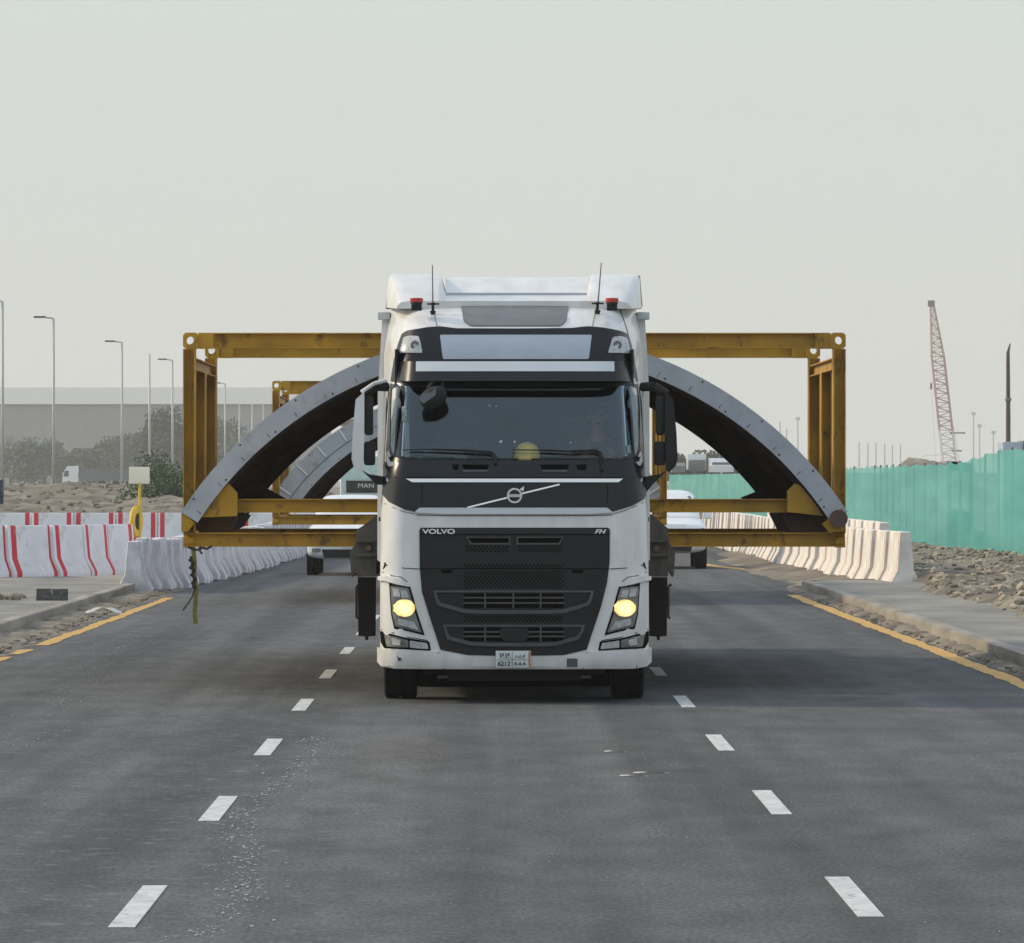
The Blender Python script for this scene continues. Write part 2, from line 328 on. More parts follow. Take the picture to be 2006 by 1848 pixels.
# kerbs: rows of stones, on the right ending in a rounded nose
def kerb_strip(name, x0, x1, ys, nose=None):
    g = G()
    for a, b in zip(ys, ys[1:]):
        j = random.uniform(-.004, .004); t = .18 + random.uniform(-.003, .003)
        xa, xb = min(x0, x1) + j, max(x0, x1) + j
        g.box(xa, xb, a + .003, b - .003, -.02, t, bev=.03)
    return tag(g.build(name, 'concrete', smooth=30), kind='structure')
ys = [-20 + 3.4 * i for i in range(0, 41)]
kerb_strip('kerb', 5.8, 6.0, ys); ysl = [-20 + 3.325 * i for i in range(0, 41)]
kerb_strip('kerb', -6.6, -6.4, ysl)
# kerb noses turning into the side road
g = G()
for i in range(9):
    a0, a1 = R(180 - i * 10), R(180 - (i + 1) * 10)
    ring = []
    for a in (a0, a1):
        ring.append([(8.4 + r * math.cos(a), 116 + r * math.sin(a) * .9, z) for r, z in ((2.6, -.02), (2.6, .16), (2.57, .18), (2.4, .18), (2.4, -.02))])
    g.loft(ring)
tag(g.build('kerb', 'concrete', smooth=30), kind='structure')
sheet('pavement', [(6.0, -20), (7.6, -20), (7.9, 118.4), (7.0, 118.2), (6.3, 117.2), (6.0, 116)], .168, 'paving')
terrain_later = None
sheet('pavement', [(-60, -20), (-6.6, -20), (-6.6, 114), (-7.2, 119), (-9, 124), (-60, 124)], .168, 'paving')
# paving joints on both pavements
g = G()
for i in range(60):
    y = -18 + i * 2.3
    g.box(6.0, 7.3, y, y + .012,   .168, .1685)
for i in range(58):
    g.box(-14, -6.6, -18 + i * 2.3, -18 + i * 2.3 + .012,   .168, .1685)
tag(g.build('pavement_joints', 'seam'), kind='structure')

def terrain(name, x0, x1, y0, y1, nx, ny, fn, m, label=None):
    vs = []; fs = []
    for j in range(ny + 1):
        for i in range(nx + 1):
            x = x0 + (x1 - x0) * i / nx; y = y0 + (y1 - y0) * j / ny; vs.append((x, y, fn(x, y)))
    for j in range(ny):
        for i in range(nx): a = j * (nx + 1) + i; fs.append((a, a + 1, a + nx + 2, a + nx + 1))
    o = G().add(vs, fs).build(name, m, smooth='all', fix=False); return tag(o, label, kind='structure')
def fb(x, y, s=1, o=4): return noise.fractal(Vector((x * s, y * s, 3.3)), 1.0, 2.0, o)
sm = lambda a, b, t: max(0, min(1, (t - a) / (b - a))) ** 2 * (3 - 2 * max(0, min(1, (t - a) / (b - a))))
# dirt between right pavement and fence
def right_dirt(x, y):
    e = sm(7.05, 7.7, x + .3 * fb(0, y, .12) - .5 * sm(106, 114, y))
    return .05 + e * (.17 + .1 * fb(x, y, .8) + .16 * max(0, fb(x, y, .25) + .2)) - .3 * (1 - sm(6.6, 7.4, x)) 
terrain('dirt_verge', 7.0, 24, 40, 119, 90, 330, right_dirt, 'dirt')
def right_dirt2(x, y):
    e = sm(7.6, 9.2, x); return -.1 + e * (.17 + .07 * fb(x, y, .8) + .22 * max(0, fb(x, y, .25)) * sm(13.5, 11, x) + .05 * sm(9, 12, x)) * sm(118, 124, y) 
terrain('dirt_verge', 7.0, 30, 118.9, 420, 70, 330, right_dirt2, 'dirt')
# dust strips beside both kerbs
terrain('dust_strip', -6.5, -5.5, 30, 118, 24, 500, lambda x, y: -.03 + .055 * sm(-5.55, -6.2, x + .12 * fb(x, y, .9)) + .05 * sm(-5.5, -5.8, x) * max(0, .3 + fb(x, y, 2.2)) , 'dirt')
terrain('dust_strip', 5.42, 5.9, 40, 118, 16, 500, lambda x, y: -.03 + .055 * sm(5.5, 5.75, x + .06 * fb(x, y, .9)) + .05 * sm(5.46, 5.6, x) * max(0, .3 + fb(x, y, 2.2)) , 'dirt')
# heaps on the left beyond the second row of barriers, far low embankments
def heaps(x, y):
    m = sm(195, 215, y) * sm(-3, -9, x)
    return -.1 + m * (.75 + .8 * sm(215, 300, y) + .4 * fb(x, y, .11) + .22 * fb(x, y, .5) + .12 * fb(x, y, 1.6)) * sm(335, 310, y)
terrain('dirt_heaps', -45, -4, 190, 335, 150, 160, heaps, 'dirt')
terrain('embankment', 12, 140, 480, 780, 80, 60, lambda x, y: -.2 + 2.55 * sm(500, 560, y) * sm(16, 24, x) * sm(780, 700, y) + 1.75 * math.exp(-((x - (PX(1793, 560))) / 1.5) ** 2 - ((y - 560) / 14) ** 2) + 1.45 * math.exp(-((x - PX(1838, 575)) / 1.5) ** 2 - ((y - 575) / 14) ** 2) + .25 * fb(x, y, .3) * sm(500, 540, y), 'dirt')
terrain('far_rise', -140, -4, 560, 840, 60, 60, lambda x, y: -.2 + .9 * sm(570, 640, y) * sm(-4, -20, x) * sm(840, 760, y) + .4 * fb(x, y, .08), 'dirt')

terrain('dirt_spill', 5.2, 7.6, 118.5, 172, 30, 200, lambda x, y: -.04 + .16 * sm(5.3, 6.8, x + .5 * fb(3, y, .13) - .5 * sm(150, 168, y)) + .07 * fb(x, y, 1.3) * sm(5.6, 6.4, x), 'dirt')
# road markings
g = G()
for k in range(8):
    for X, Y in ((-1.713, 30.6 + 9 * k), (1.823, 31.3 + 9.05 * k)):
        if Y > 112: continue
        w_ = .063; g.box(X - w_, X + w_, Y - 1.48, Y + 1.48, .001, .005)
tag(g.build('lane_dashes', 'paintw'), kind='structure')
def wav_line(name, X, y0, y1, w_, m):
    g = G(); rings = []; y = y0
    while y <= y1:
        d = .03 * fb(X, y, .35); e = .035 * fb(X + 9, y, 1.7)
        rings.append([(X - w_ + d + e, y, .0045), (X + w_ + d - e, y, .0045)]); y += .35
    g.loft(rings, close=False); return tag(g.build(name, m, fix=False), kind='structure')
wav_line('edge_line', 5.4, -15, 111.5, .105, 'painty')
wav_line('edge_line', -5.57, 78, 109, .09, 'painty')
for a, b in ((74.0, 76.3), (71.2, 73.2), (68.6, 70.5)): wav_line('edge_line', -5.62, a, b, .08, 'painty')
g = G(); rings = []
for i in range(20):
    t = i / 19; y = 137.5 + 0 * t; x = 5.1 + 2.2 * t; rings.append([(5.0 + 1.1 * t * t, 152 - 13 * t, .006), (5.25 + 1.3 * t * t, 153 - 13 * t, .006)])
tag(G().loft(rings, close=False).build('edge_line', 'painty', fix=False), kind='structure')

# stones: angular chips and lumps
ICO = None
def stones(name, n, place, size, m, label, flat=.6, kind='stuff', cat=None):
    g = G(); bm = bmesh.new(); bmesh.ops.create_icosphere(bm, subdivisions=1, radius=1)
    bv = [v.co.copy() for v in bm.verts]; bf = [[v.index for v in f.verts] for f in bm.faces]; bm.free()
    for _ in range(n):
        x, y, z = place(); s = size() if callable(size) else size
        a = random.uniform(0, 6.28); ca, sa = math.cos(a), math.sin(a); sx, sy, sz = s * random.uniform(.6, 1.3), s * random.uniform(.6, 1.3), s * flat * random.uniform(.5, 1.2)
        vs = []
        for v in bv:
            k = random.uniform(.72, 1.2); p = (v.x * sx * k, v.y * sy * k, v.z * sz * k); vs.append((x + p[0] * ca - p[1] * sa, y + p[0] * sa + p[1] * ca, z + p[2] + sz * .3))
        g.add(vs, bf)
    return tag(g.build(name, m, fix=False), label, kind=kind)
def rp():
    y = random.uniform(70, 175) if random.random() < .8 else random.uniform(60, 200)
    x = random.uniform(8.1 if y > 108 else 7.35, 15.5 if y > 110 else 11.5)
    z = right_dirt(x, y) if y < 118.9 else right_dirt2(x, y); return x, y, z
stones('rubble', 5000, rp, lambda: random.choice((.02, .02, .03, .04, .06, .1)) * random.uniform(.6, 1.3), 'rock', 'loose rubble on the dirt below the green net')
stones('rubble', 2600, rp, lambda: random.choice((.02, .02, .03, .03, .05, .07, .11)) * random.uniform(.6, 1.3), 'rock2', 'pale broken concrete lumps among the darker rubble below the green net')
stones('gravel', 900, lambda: (random.uniform(5.58, 5.8), random.uniform(55, 114), .02), lambda: random.uniform(.008, .035), 'rock', 'grit and pebbles along the right kerb')
stones('gravel', 900, lambda: (random.uniform(-6.4, -5.75), random.uniform(60, 116), .03), lambda: random.uniform(.008, .04), 'rock', 'grit and pebbles along the left kerb')
stones('rubble', 1500, lambda: (lambda x, y: (x, y, heaps(x, y)))(random.uniform(-28, -6), random.uniform(205, 300)), lambda: random.uniform(.05, .2), 'rock', 'rubble on the heaps behind the left barriers')
def chips():
    if random.random() < .7:
        t = random.random(); return (-1.32 + .12 * math.sin(t * 9) + (.25 if random.random() < .3 else .09) * random.gauss(0, 1) * .6 - .15 * t, 28.5 + 22 * t ** 1.2, .004)
    t = random.random(); return (-3.6 - 1.2 * t + random.gauss(0, .16), 48 + 36 * t, .004)
stones('spilled_gravel', 1500, chips, lambda: random.choice((.003, .003, .004, .005, .006, .01)), 'chip', 'pale chips spilled over the left lane', flat=.5)
stones('spilled_gravel', 120, lambda: (random.gauss(.6, 1.6), random.uniform(28.5, 48), .004), lambda: random.uniform(.002, .006), 'chip', 'a few pale chips scattered in front of the truck', flat=.5)
g = G(); g.box(-.25, .25, -.1, .1, 0, .09, bev=.008).box(-.245, -.01, -.095, .1, .092, .185, bev=.008).box(.0, .25, -.1, .09, .092, .18, bev=.008)
o = g.build('block_stack', mat('dark_paver', (.13, .128, .125), .9, var=.5, scale=12, bump=.4), smooth=30, loc=(PX(102, 97.9), 97.9, .17), rot=.08); tag(o, 'dark paver blocks stacked on the left pavement', 'paver blocks')
stones('broken_concrete', 9, lambda: (PX(random.uniform(-5, 38), 99), random.uniform(97.5, 100.5), .17), lambda: random.uniform(.06, .14), 'rock', 'broken lumps beside the dark paver blocks', flat=.8)
for i, (px, py, wd) in enumerate(((1241, 1522, .1), (1275, 1516, .13), (1205, 1474, .09))):
    Y_ = gy(py); g = G(); rings = [[(-wd + 2 * wd * t + .01 * math.sin(t * 9 + k), (k - .5) * .05 * math.sin(math.pi * min(1, t + .12)) * (1 + .4 * math.sin(t * 7 + i)), .004 + .006 * math.sin(3 * t + k)) for k in (0, 1)] for t in [j / 10 for j in range(11)]]
    o = g.loft(rings, close=False).build('paper_scrap', mat('pale_paper', (.75, .72, .6), .6), fix=False, loc=(PX(px, Y_), Y_, .003), rot=.15 * i)
    tag(o, ['left of two touching pale scraps on the road ahead of the right headlight', 'right and longer of two touching pale scraps on the road', 'single pale scrap on the road nearest the truck, right of centre'][i], 'scrap', 'pale scraps lying on the road')
# torn white scrap beside left kerb
g = G(); rings = []
for i in range(14):
    t = i / 13; rings.append([(-.28 + .56 * t, y * .12 - .05 * t, .03 + .09 * math.sin(t * 3.1) * (1 - abs(y) * .4) + .02 * math.sin(9 * t + y * 3)) for y in (-1, -.3, .3, 1)])
o = g.loft(rings, close=False).build('plastic_scrap', mat('dirty_white_plastic', (.5, .5, .47), .6), smooth='all', fix=False, loc=(PX(203, 94.5), 94.5, .02)); tag(o, 'torn white plastic scrap on the dirt beside the left kerb', 'scrap')

# ------------------------------------------------------------------ barriers
def barrier_mesh(L, h=1.07):
    prof = [(-.3, 0), (-.3, .09), (-.155, .36), (-.1, h - .02), (-.085, h), (.085, h), (.1, h - .02), (.155, .36), (.3, .09), (.3, 0)]
    g = G(); rings = []
    for x, k in ((-L / 2, .94), (-L / 2 + .02, 1), (-L / 6, 1), (L / 6, 1), (L / 2 - .02, 1), (L / 2, .94)):
        rings.append([(x, p[0] * k, p[1] if p[1] == 0 else p[1] * (k * .2 + .8)) for p in prof])
    return g.loft(rings)
def barriers(pts, L, m, labels, group, h=1.07, gap=.14, jit=.03, yaw=0):
    """walk along pts, a barrier every L+gap; labels(i, n) names each"""
    seg = []
    P = [Vector(p) for p in pts]; out = []
    d = 0; i = 0; total = sum((b - a).length for a, b in zip(P, P[1:])); pos = L / 2
    while pos < total:
        r = pos
        for a, b in zip(P, P[1:]):
            l = (b - a).length
            if r <= l: out.append((a.lerp(b, r / l), math.atan2((b - a).y, (b - a).x))); break
            r -= l
        pos += L + gap
    src = None; n = len(out)
    for i, (p, a) in enumerate(out):
        if src is None: src = barrier_mesh(L, h).build('jersey_barrier', m, smooth=30); o = src
        else: o = src.copy(); col.objects.link(o)
        o.location = (p.x + random.uniform(-jit, jit), p.y, 0 if not p.y > 0 else .0); o.rotation_euler.z = a + R(yaw) + random.uniform(-.014, .014)
        tag(o, labels(i, n), 'barrier', group); out[i] = o
    return out
ORD = ['first', 'second', 'third', 'fourth', 'fifth', 'sixth', 'seventh', 'eighth', 'ninth', 'tenth', 'eleventh', 'twelfth', 'thirteenth', 'fourteenth']
rr = barriers([(7.68, 115.4), (7.35, 122), (7.2, 132), (6.95, 144), (7.0, 157), (7.1, 170), (6.95, 200)], 1.9, 'barr',
    lambda i, n: 'nearest faded barrier of the right row, its end face towards the camera' if i == 0 else '%s barrier from the near end of the right roadside row, faded white' % ORD[i] if i < 14 else 'faded white barrier far along the right roadside row, beyond its first fourteen', 'barriers along the right side', jit=.03, yaw=-1.1)
for o in rr: o.location.z = .02
rr2 = barriers([(8.15, 128), (7.9, 150), (7.95, 176)], 1.9, 'barr', lambda i, n: 'faded white barrier in the back row behind the right roadside row', 'back row of barriers on the right', jit=.05, yaw=-.9)
for o in rr2: o.location.z = .1
bl = barriers([(-6.42, 113.1), (-6.05, 117.5), (-5.86, 124), (-5.4, 145), (-5.1, 180)], .95, 'barl',
    lambda i, n: 'nearest barrier of the left roadside row, at the kerb corner' if i == 0 else '%s barrier from the near end of the left roadside row, bluish white' % ORD[i] if i < 14 else 'white barrier far along the left roadside row, beyond its first fourteen', 'barriers along the left side', h=.96, jit=.06, yaw=2.0, gap=.07)
bl2 = []
for o in bl + bl2: o.location.z = random.uniform(-.03, .03)
for o in bl2: o.location.z = .14
names = ['white barrier cut by the left picture edge, red stripes on its end', 'widest white barrier of the front left row, red stripe at each end', 'white barrier just right of the widest one in the front left row', 'narrowest-looking white barrier of the front left row, fourth from the left', 'white barrier ending the front row next to the kerb corner']
src = None
for i, (px, Y, a) in enumerate(((-34, 120.6, 44), (55, 121.3, 46), (130, 122.1, 60), (178, 123.0, 72), (222, 124.0, 64))):
    if src is None: src = barrier_mesh(1.3 if False else 1.24, 1.0).build('jersey_barrier', 'bars', smooth=30); o = src
    else: o = src.copy(); col.objects.link(o)
    o.location = (PX(px, Y), Y, .165); o.rotation_euler.z = R(a); tag(o, names[i], 'barrier', 'front row of barriers on the left')
src = None
for i in range(13):
    x = PX(-60 + 82 * i, 184)
    if x > -4.9: break
    if src is None: src = barrier_mesh(1.2, 1.05).build('jersey_barrier', 'bars', smooth=30); o = src
    else: o = src.copy(); col.objects.link(o)
    o.location = (x, 184 + random.uniform(-.2, .2), 0); o.rotation_euler.z = random.uniform(-.04, .04)
    tag(o, '%s red-striped barrier from the left in the second row, behind the front left row' % ORD[i], 'barrier', 'second row of barriers on the left')

# ------------------------------------------------------------------ fence
fx = [(15.2, 138), (14.5, 148), (13.7, 160), (12.6, 188), (12.45, 240), (12.3, 320), (12.05, 420)]
th = [(138, 2.9), (164, 2.86), (169, 2.72), (173, 2.56), (180, 2.5), (240, 2.42), (320, 2.3), (420, 2.3)]
def interp(t, y):
    for (a, b), (c, d) in zip(t, t[1:]):
        if a <= y <= c: return b + (d - b) * (y - a) / (c - a)
    return t[-1][1] if y > t[-1][0] else t[0][1]
fxy = [(b, a) for a, b in fx]
fence = thing('net_fence', (0, 0, 0), 'green shade net fence on steel posts along the right side', 'fence')
rings = []; y = 138; zs = [0, .05, .1, .17, .25, .33, .41, .5, .58, .66, .74, .82, .89, .95, 1]
while y <= 420:
    X = interp(fxy, y); T = interp(th, y) + .05 * fb(1, y, 1.3) - .07 * abs(math.sin(y * math.pi / 3)) + .015 * fb(7, y, 5)
    rings.append([(X + .06 * fb(y * .12 + z * .5, z * 1.1, 1) + .03 * fb(y * .28 + z * 1.6, z * 1.6, 1.6) + .012 * fb(y * .9 - z * 2.2, z * 1.6, 1.5) + .006 * fb(y * 2.6, z, 1.2), y, .1 + (T - .1) * z + (-.06 * fb(y, 2, .8) if z == 0 else 0)) for z in zs]); y += .14 if y < 200 else .5
G().loft(rings, close=False).build('net', 'net', fence, smooth='all', fix=False)
for k in range(40):
    y = 139.5 + 3 * k if k < 22 else 205.5 + 11 * (k - 22)
    if y > 418: break
    X = interp(fxy, y) + .13; G().tube((X, y, 0), (X, y, interp(th, y) + .02), .03, n=8).build('post', 'greydk', fence)
sb = thing('net_shadow_panels', (PX(1880, 181), 181, .1), 'dark panels added behind the green net in place of a shadow on it', 'board')  # added dark panels imitate a shadow falling on the net
yy = 0
for u in (-.28, .02, .3): G().tube((u, yy, 0), (u + .01, yy, 2.42), .03, n=8).build('leg', 'void', sb)
G().prism([(-.3, 2.2), (.33, 2.14), (.33, 2.4), (-.3, 2.46)], -.02, .02).build('top_panel', 'void', sb)
G().prism([(-.38, 0), (.85, 0), (.8, .36), (.3, .55), (.3, 1.0), (-.33, 1.12)], -.03, .03).build('lower_panel', 'void', sb)
# ------------------------------------------------------------------ the truck
X0 = (1008 - VX) * 58 / F
TR = thing('tractor_truck', (X0, 58, 0), 'white tractor truck with black front and lit headlights, hauling the ochre frame', 'truck')
WZ = [(.3, 1.252), (.40, 1.255), (.9, 1.255), (1.75, 1.25), (2.1, 1.215), (2.3, 1.2), (2.95, 1.165), (3.3, 1.11), (3.5, 1.06), (3.6, 1.03), (3.75, .99), (3.9, .9)]
DZ = [(.3, .05), (.38, .0), (1.0, .0), (1.75, .03), (2.12, .07), (2.25, .12), (2.95, .42), (3.3, .5), (3.5, .62), (3.62, .85), (3.74, 1.25), (3.9, 2.1)]
def wz(z): return interp(WZ, z)
def dz(z): return interp(DZ, z)
RC = .24; RD = .34
def S(u, z):
    W = wz(z); a = min(abs(u), W * .9995); t = max(0, (a - (W - RC)) / RC)
    return dz(z) + .055 * (a / W) ** 2 + RD * (1 - math.sqrt(max(0, 1 - t * t)))
def uz(x, y, plane=None):
    d = .1
    for _ in range(12):
        Y = 58 + d; u = (x - VX) * Y / F - X0; z = H - (y - VY) * Y / F; d = S(u, z) if plane is None else plane
    W = wz(z); return max(-W * .998, min(W * .998, u)), z
def sp(u, z, off):
    e = .004; p = Vector((u, S(u, z), z))
    du = Vector((2 * e, S(u + e, z) - S(u - e, z), 0)); dv = Vector((0, S(u, z + e) - S(u, z - e), 2 * e))
    n = du.cross(dv).normalized()
    if n.y > 0: n = -n
    return p + n * off
def rnd(poly, r, k=4):
    out = []; n = len(poly)
    for i in range(n):
        p = Vector(poly[i]); a = Vector(poly[i - 1]); b = Vector(poly[(i + 1) % n])
        ra = min(r, (a - p).length * .45); rb = min(r, (b - p).length * .45)
        A = p + (a - p).normalized() * ra; B = p + (b - p).normalized() * rb
        for j in range(k + 1): t = j / k; out.append(tuple(A * (1 - t) ** 2 + p * 2 * t * (1 - t) + B * t * t))
    return out
def patch(polypx, off, thick, name, m, parent=TR, grid=.06, holes=(), smooth=25, r=0):
    if r: polypx = rnd(polypx, r)
    loops = [[uz(*p) for p in polypx]] + [[uz(*p) for p in h] for h in holes]
    pts = []; faces = []; edges = []
    for lp in loops:
        q = []
        for i, a in enumerate(lp):
            b = lp[(i + 1) % len(lp)]; n = max(1, int(math.dist(a, b) / grid))
            for k in range(n): q.append((a[0] + (b[0] - a[0]) * k / n, a[1] + (b[1] - a[1]) * k / n))
        s0 = len(pts); pts += q; edges += [(s0 + i, s0 + (i + 1) % len(q)) for i in range(len(q))]
    nb = len(pts)
    us = [p[0] for p in loops[0]]; zs_ = [p[1] for p in loops[0]]
    def inside(p, lp):
        c = False
        for i in range(len(lp)):
            a, b = lp[i], lp[i - 1]
            if (a[1] > p[1]) != (b[1] > p[1]) and p[0] < (b[0] - a[0]) * (p[1] - a[1]) / (b[1] - a[1]) + a[0]: c = not c
        return c
    def near(p):
        for lp in loops:
            for i in range(len(lp)):
                a = Vector(lp[i]); b = Vector(lp[i - 1]); d = b - a
                t = max(0, min(1, (Vector(p) - a).dot(d) / max(1e-9, d.length_squared)))
                if (Vector(p) - a - d * t).length < grid * .35: return True
        return False
    x = math.ceil(min(us) / grid) * grid
    while x < max(us):
        z = math.ceil(min(zs_) / grid) * grid
        while z < max(zs_):
            if inside((x, z), loops[0]) and not any(inside((x, z), h) for h in loops[1:]) and not near((x, z)): pts.append((x, z))
            z += grid
        x += grid
    vo, eo, fo, *_ = delaunay_2d_cdt([Vector(p) for p in pts], edges, [], 0, 1e-6)
    tri = []
    for f in fo:
        c = (sum(vo[i].x for i in f) / len(f), sum(vo[i].y for i in f) / len(f))
        if inside(c, loops[0]) and not any(inside(c, h) for h in loops[1:]): tri.append(list(f))
    n = len(vo); cnt = {}
    for f in tri:
        for a, b in zip(f, f[1:] + f[:1]): cnt[(a, b)] = cnt.get((a, b), 0) + 1
    vs = [sp(v.x, v.y, off) for v in vo] + [sp(v.x, v.y, off - thick) for v in vo]
    fs = [tuple(f) for f in tri] + [tuple(i + n for i in reversed(f)) for f in tri]
    for (a, b) in cnt:
        if (b, a) not in cnt: fs.append((b, a, a + n, b + n))
    return G().add(vs, fs).build(name, m, parent, smooth=smooth)
def line(pts, wd, off, name, m, parent=TR, thick=.007):
    P = [Vector(p) for p in pts]; L_ = []; R_ = []
    for i, p in enumerate(P):
        d = (P[min(i + 1, len(P) - 1)] - P[max(i - 1, 0)]).normalized(); n = Vector((-d.y, d.x)) * wd / 2
        L_.append(tuple(p + n)); R_.append(tuple(p - n))
    return patch(L_ + R_[::-1], off, thick, name, m, parent, grid=.08)
MIR = 2016.0
def mir(poly): return [(MIR - x, y) for x, y in poly]

# cab shell (front curve, sides and back) with an opening for the windscreen
zl = [.42, .6, .9, 1.2, 1.5, 1.75, 1.95, 2.1, 2.2, 2.26, 2.4, 2.55, 2.7, 2.85, 2.93, 3.0, 3.1, 3.3, 3.42, 3.5, 3.56, 3.62, 3.68, 3.74]
ts = [-1, -.99, -.97, -.94, -.9, -.84, -.77, -.68, -.58, -.47, -.36, -.25, -.12, 0]
def ring(z):
    W = wz(z); fr = []
    for t in ts: fr.append((-(W - RC) + t * RC if t < 0 else -(W - RC)))
    us = fr + [-(W - RC) * k for k in (.85, .7, .5, .3, .1)]
    us = us + [-u for u in us[::-1]]
    front = [(u, S(u, z), z) for u in us]
    y0 = front[-1][1]; k = max(0, min(1, (z - 3.3) / .44)); We = 1.25 - .07 * k
    side = [(W + (We - W) * t ** .6, y0 + (2.3 - y0) * t, z) for t in (.15, .4, .7, .97, 1)]
    back = [(-a, b, c) for a, b, c in side[::-1]]
    return front + side + back
rs = [ring(z) for z in zl]; n = len(rs[0]); g = G(); vs = [p for r in rs for p in r]; fs = []
for i in range(len(rs) - 1):
    for j in range(n):
        k = (j + 1) % n; zc = (zl[i] + zl[i + 1]) / 2; uc = (rs[i][j][0] + rs[i][k][0]) / 2
        front_ = j < 2 * (len(ts) + 5) - 1
        if front_ and 2.2 <= zc <= 2.98 and abs(uc) < wz(zc) - .07: continue
        fs.append((i * n + j, i * n + k, (i + 1) * n + k, (i + 1) * n + j))
g.add(vs, fs)
# roof cap
top = rs[-1]; c = (0, 1.9, 3.82)
g.add(top + [c], [(i, (i + 1) % n, n) for i in range(n)]); g.build('cab_body', 'white', TR, smooth=40)

# doors: window, gap lines and handle on both sides
def side_pt(s, y, z, o=.006):
    W = wz(z); y0 = S(W - .001, z); t = max(0, min(1, (y - y0) / (2.3 - y0))); return (s * (W + (1.25 - W) * t ** .6 + o), y, z)
for s in (-1, 1):
    rows = []
    for i in range(9):
        y = .92 + .68 * i / 8; rows.append([side_pt(s, y, 2.22 + (2.86 - .12 * max(0, 1 - i / 3) - 2.22) * j / 6) for j in range(7)])
    G().loft(rows, close=False).build('door_window', 'glassdark', TR, smooth='all')
    for y_ in (.86, 1.68): G().path([side_pt(s, y_, .75 + 2.2 * j / 8, .001) for j in range(9)], .006, n=5).build('door_gap', 'seam', TR)
    a_ = side_pt(s, 1.5, 1.7); G().box(*sorted((a_[0], a_[0] + s * .03)), 1.4, 1.62, 1.68, 1.72, bev=.008).build('door_handle', 'plastic', TR, smooth=30)
# black upper panel, with the silver centre and spotlights
top_black = [(781.6, 675), (789, 655), (799, 649), (836.5, 643), (862, 641.5), (894, 644.6), (1010, 645), (1120, 644), (1152, 641.5), (1183, 643.5), (1216, 650), (1229, 656), (1241, 678), (1248, 712), (1250, 748), (1212, 757), (1010, 759.5), (807, 757), (767, 748), (772, 712)]
patch(top_black, .012, .02, 'upper_front_panel', 'black')
patch([(862, 659), (1159, 659), (1153, 705), (868, 705)], .026, .012, 'roof_sign_panel', 'silver', r=3)
def spot(poly, c):
    s = patch(poly, .03, .02, 'spotlight', 'lens', r=3)
    u, z = uz(*c); p = sp(u, z, .034)
    G().lathe([(0, .001), (-.002, .016), (-.004, .018)], p, 'y', 20).build('bulb', 'lens', s)
    G().lathe([(-.004, .018), (-.008, .026), (-.006, .036), (.0, .042)], p, 'y', 24).build('reflector_ring', 'greydk', s)
spot([(795, 664), (806, 661), (822, 662), (828.5, 693), (787, 693)], (815, 680)); spot([(1198, 664), (1212, 661.5), (1224, 665), (1230, 694), (1190.6, 693)], (1206, 680))
# sun visor: a curved shelf standing forward, with a pale band on it
def shelf(name, px0, px1, ytop, ybot, offt, offb, m, th=.02, rr=0):
    rings = []; N_ = 40; u0 = uz(px0, ytop)[0]; u1 = uz(px1, ytop)[0]; zt = uz(1008, ytop)[1]; zb = uz(1008, ybot)[1]
    for i in range(N_ + 1):
        u = u0 + (u1 - u0) * i / N_; k = max(.02, 1 - abs(u / wz(zt) * 1.03) ** 12)
        yt = S(u, zt) - offt * k; yb = S(u, zb) - offb * k
        rings.append([(u, yt, zt), (u, yb, zb), (u, yb + th, zb), (u, yt + th, zt)])
    return G().loft(rings).build(name, m, TR, smooth=40)
v = shelf('sun_visor', 776, 1240, 708, 747, .1, .2, 'black')
patch_v = shelf('visor_band', 815, 1203, 708.5, 728, .106, .158, 'pale', th=.012)
patch_v.parent = v
# windscreen
ws = [(766, 757), (778, 752), (1010, 758), (1236, 752), (1251, 757), (1256, 800), (1255, 880), (1247, 899), (1230, 905), (1010, 907), (786, 905), (768, 899), (761, 880), (762, 800)]
patch(ws, .004, .006, 'windscreen', 'glass', grid=.05, r=2, smooth='all')
fr_out = [(762, 752), (1010, 755), (1254, 752), (1260, 800), (1260, 885), (1250, 904), (1232, 909), (1010, 911), (784, 909), (766, 904), (757, 885), (758, 800)]
fr_in = [(768, 763), (784, 756), (1010, 760), (1232, 756), (1248, 763), (1252, 800), (1251, 878), (1244, 895), (1228, 901), (1010, 902.5), (788, 901), (772, 895), (765, 878), (766, 800)]
patch(fr_out, .009, .012, 'windscreen_surround', 'black', holes=[fr_in])
# black band below the windscreen, down to the curved lower edge
band = [(754, 905), (780, 907.5), (1010, 910), (1240, 907.5), (1262, 905), (1263.5, 935), (1264, 968), (1258.7, 979), (1236, 992), (1199, 1003), (813, 1003), (793, 998.7), (764, 984), (752, 970), (751, 935)]
patch(band, .014, .02, 'front_panel', 'black')
line([(752, 936), (800, 936.5), (1216, 936.5), (1263, 936)], 1.6, .017, 'panel_gap', 'void')
for x0_, x1_ in ((885, 900), (905, 958), (1058, 1115), (1128, 1150)): patch([(x0_, 911.5), (x1_, 911.5), (x1_ - 3, 922), (x0_ + 4, 922)], .018, .006, 'wiper_recess', 'void', r=2)
patch([(905, 922), (958, 922), (952, 926), (909, 926)], .021, .006, 'wiper_recess_lip', 'slat'); patch([(1060, 922), (1113, 922), (1109, 926), (1064, 926)], .021, .006, 'wiper_recess_lip', 'slat')
patch([(796, 938.5), (1219.6, 938.5), (1211, 945.5), (808, 945.5)], .026, .02, 'chrome_strip', 'chrome')
for x in (827, 1190): line([(x, 948), (x, 985)], 1.3, .016, 'panel_gap', 'void')
patch([(822, 995.5), (1189, 995.5), (1201, 1005), (1150, 1008), (870, 1008), (812, 1005)], .028, .04, 'step_strip', 'pale', r=2)
line([(816, 1009), (870, 1010.5), (1150, 1010.5), (1200, 1009)], 1.4, .006, 'panel_gap', 'seam')
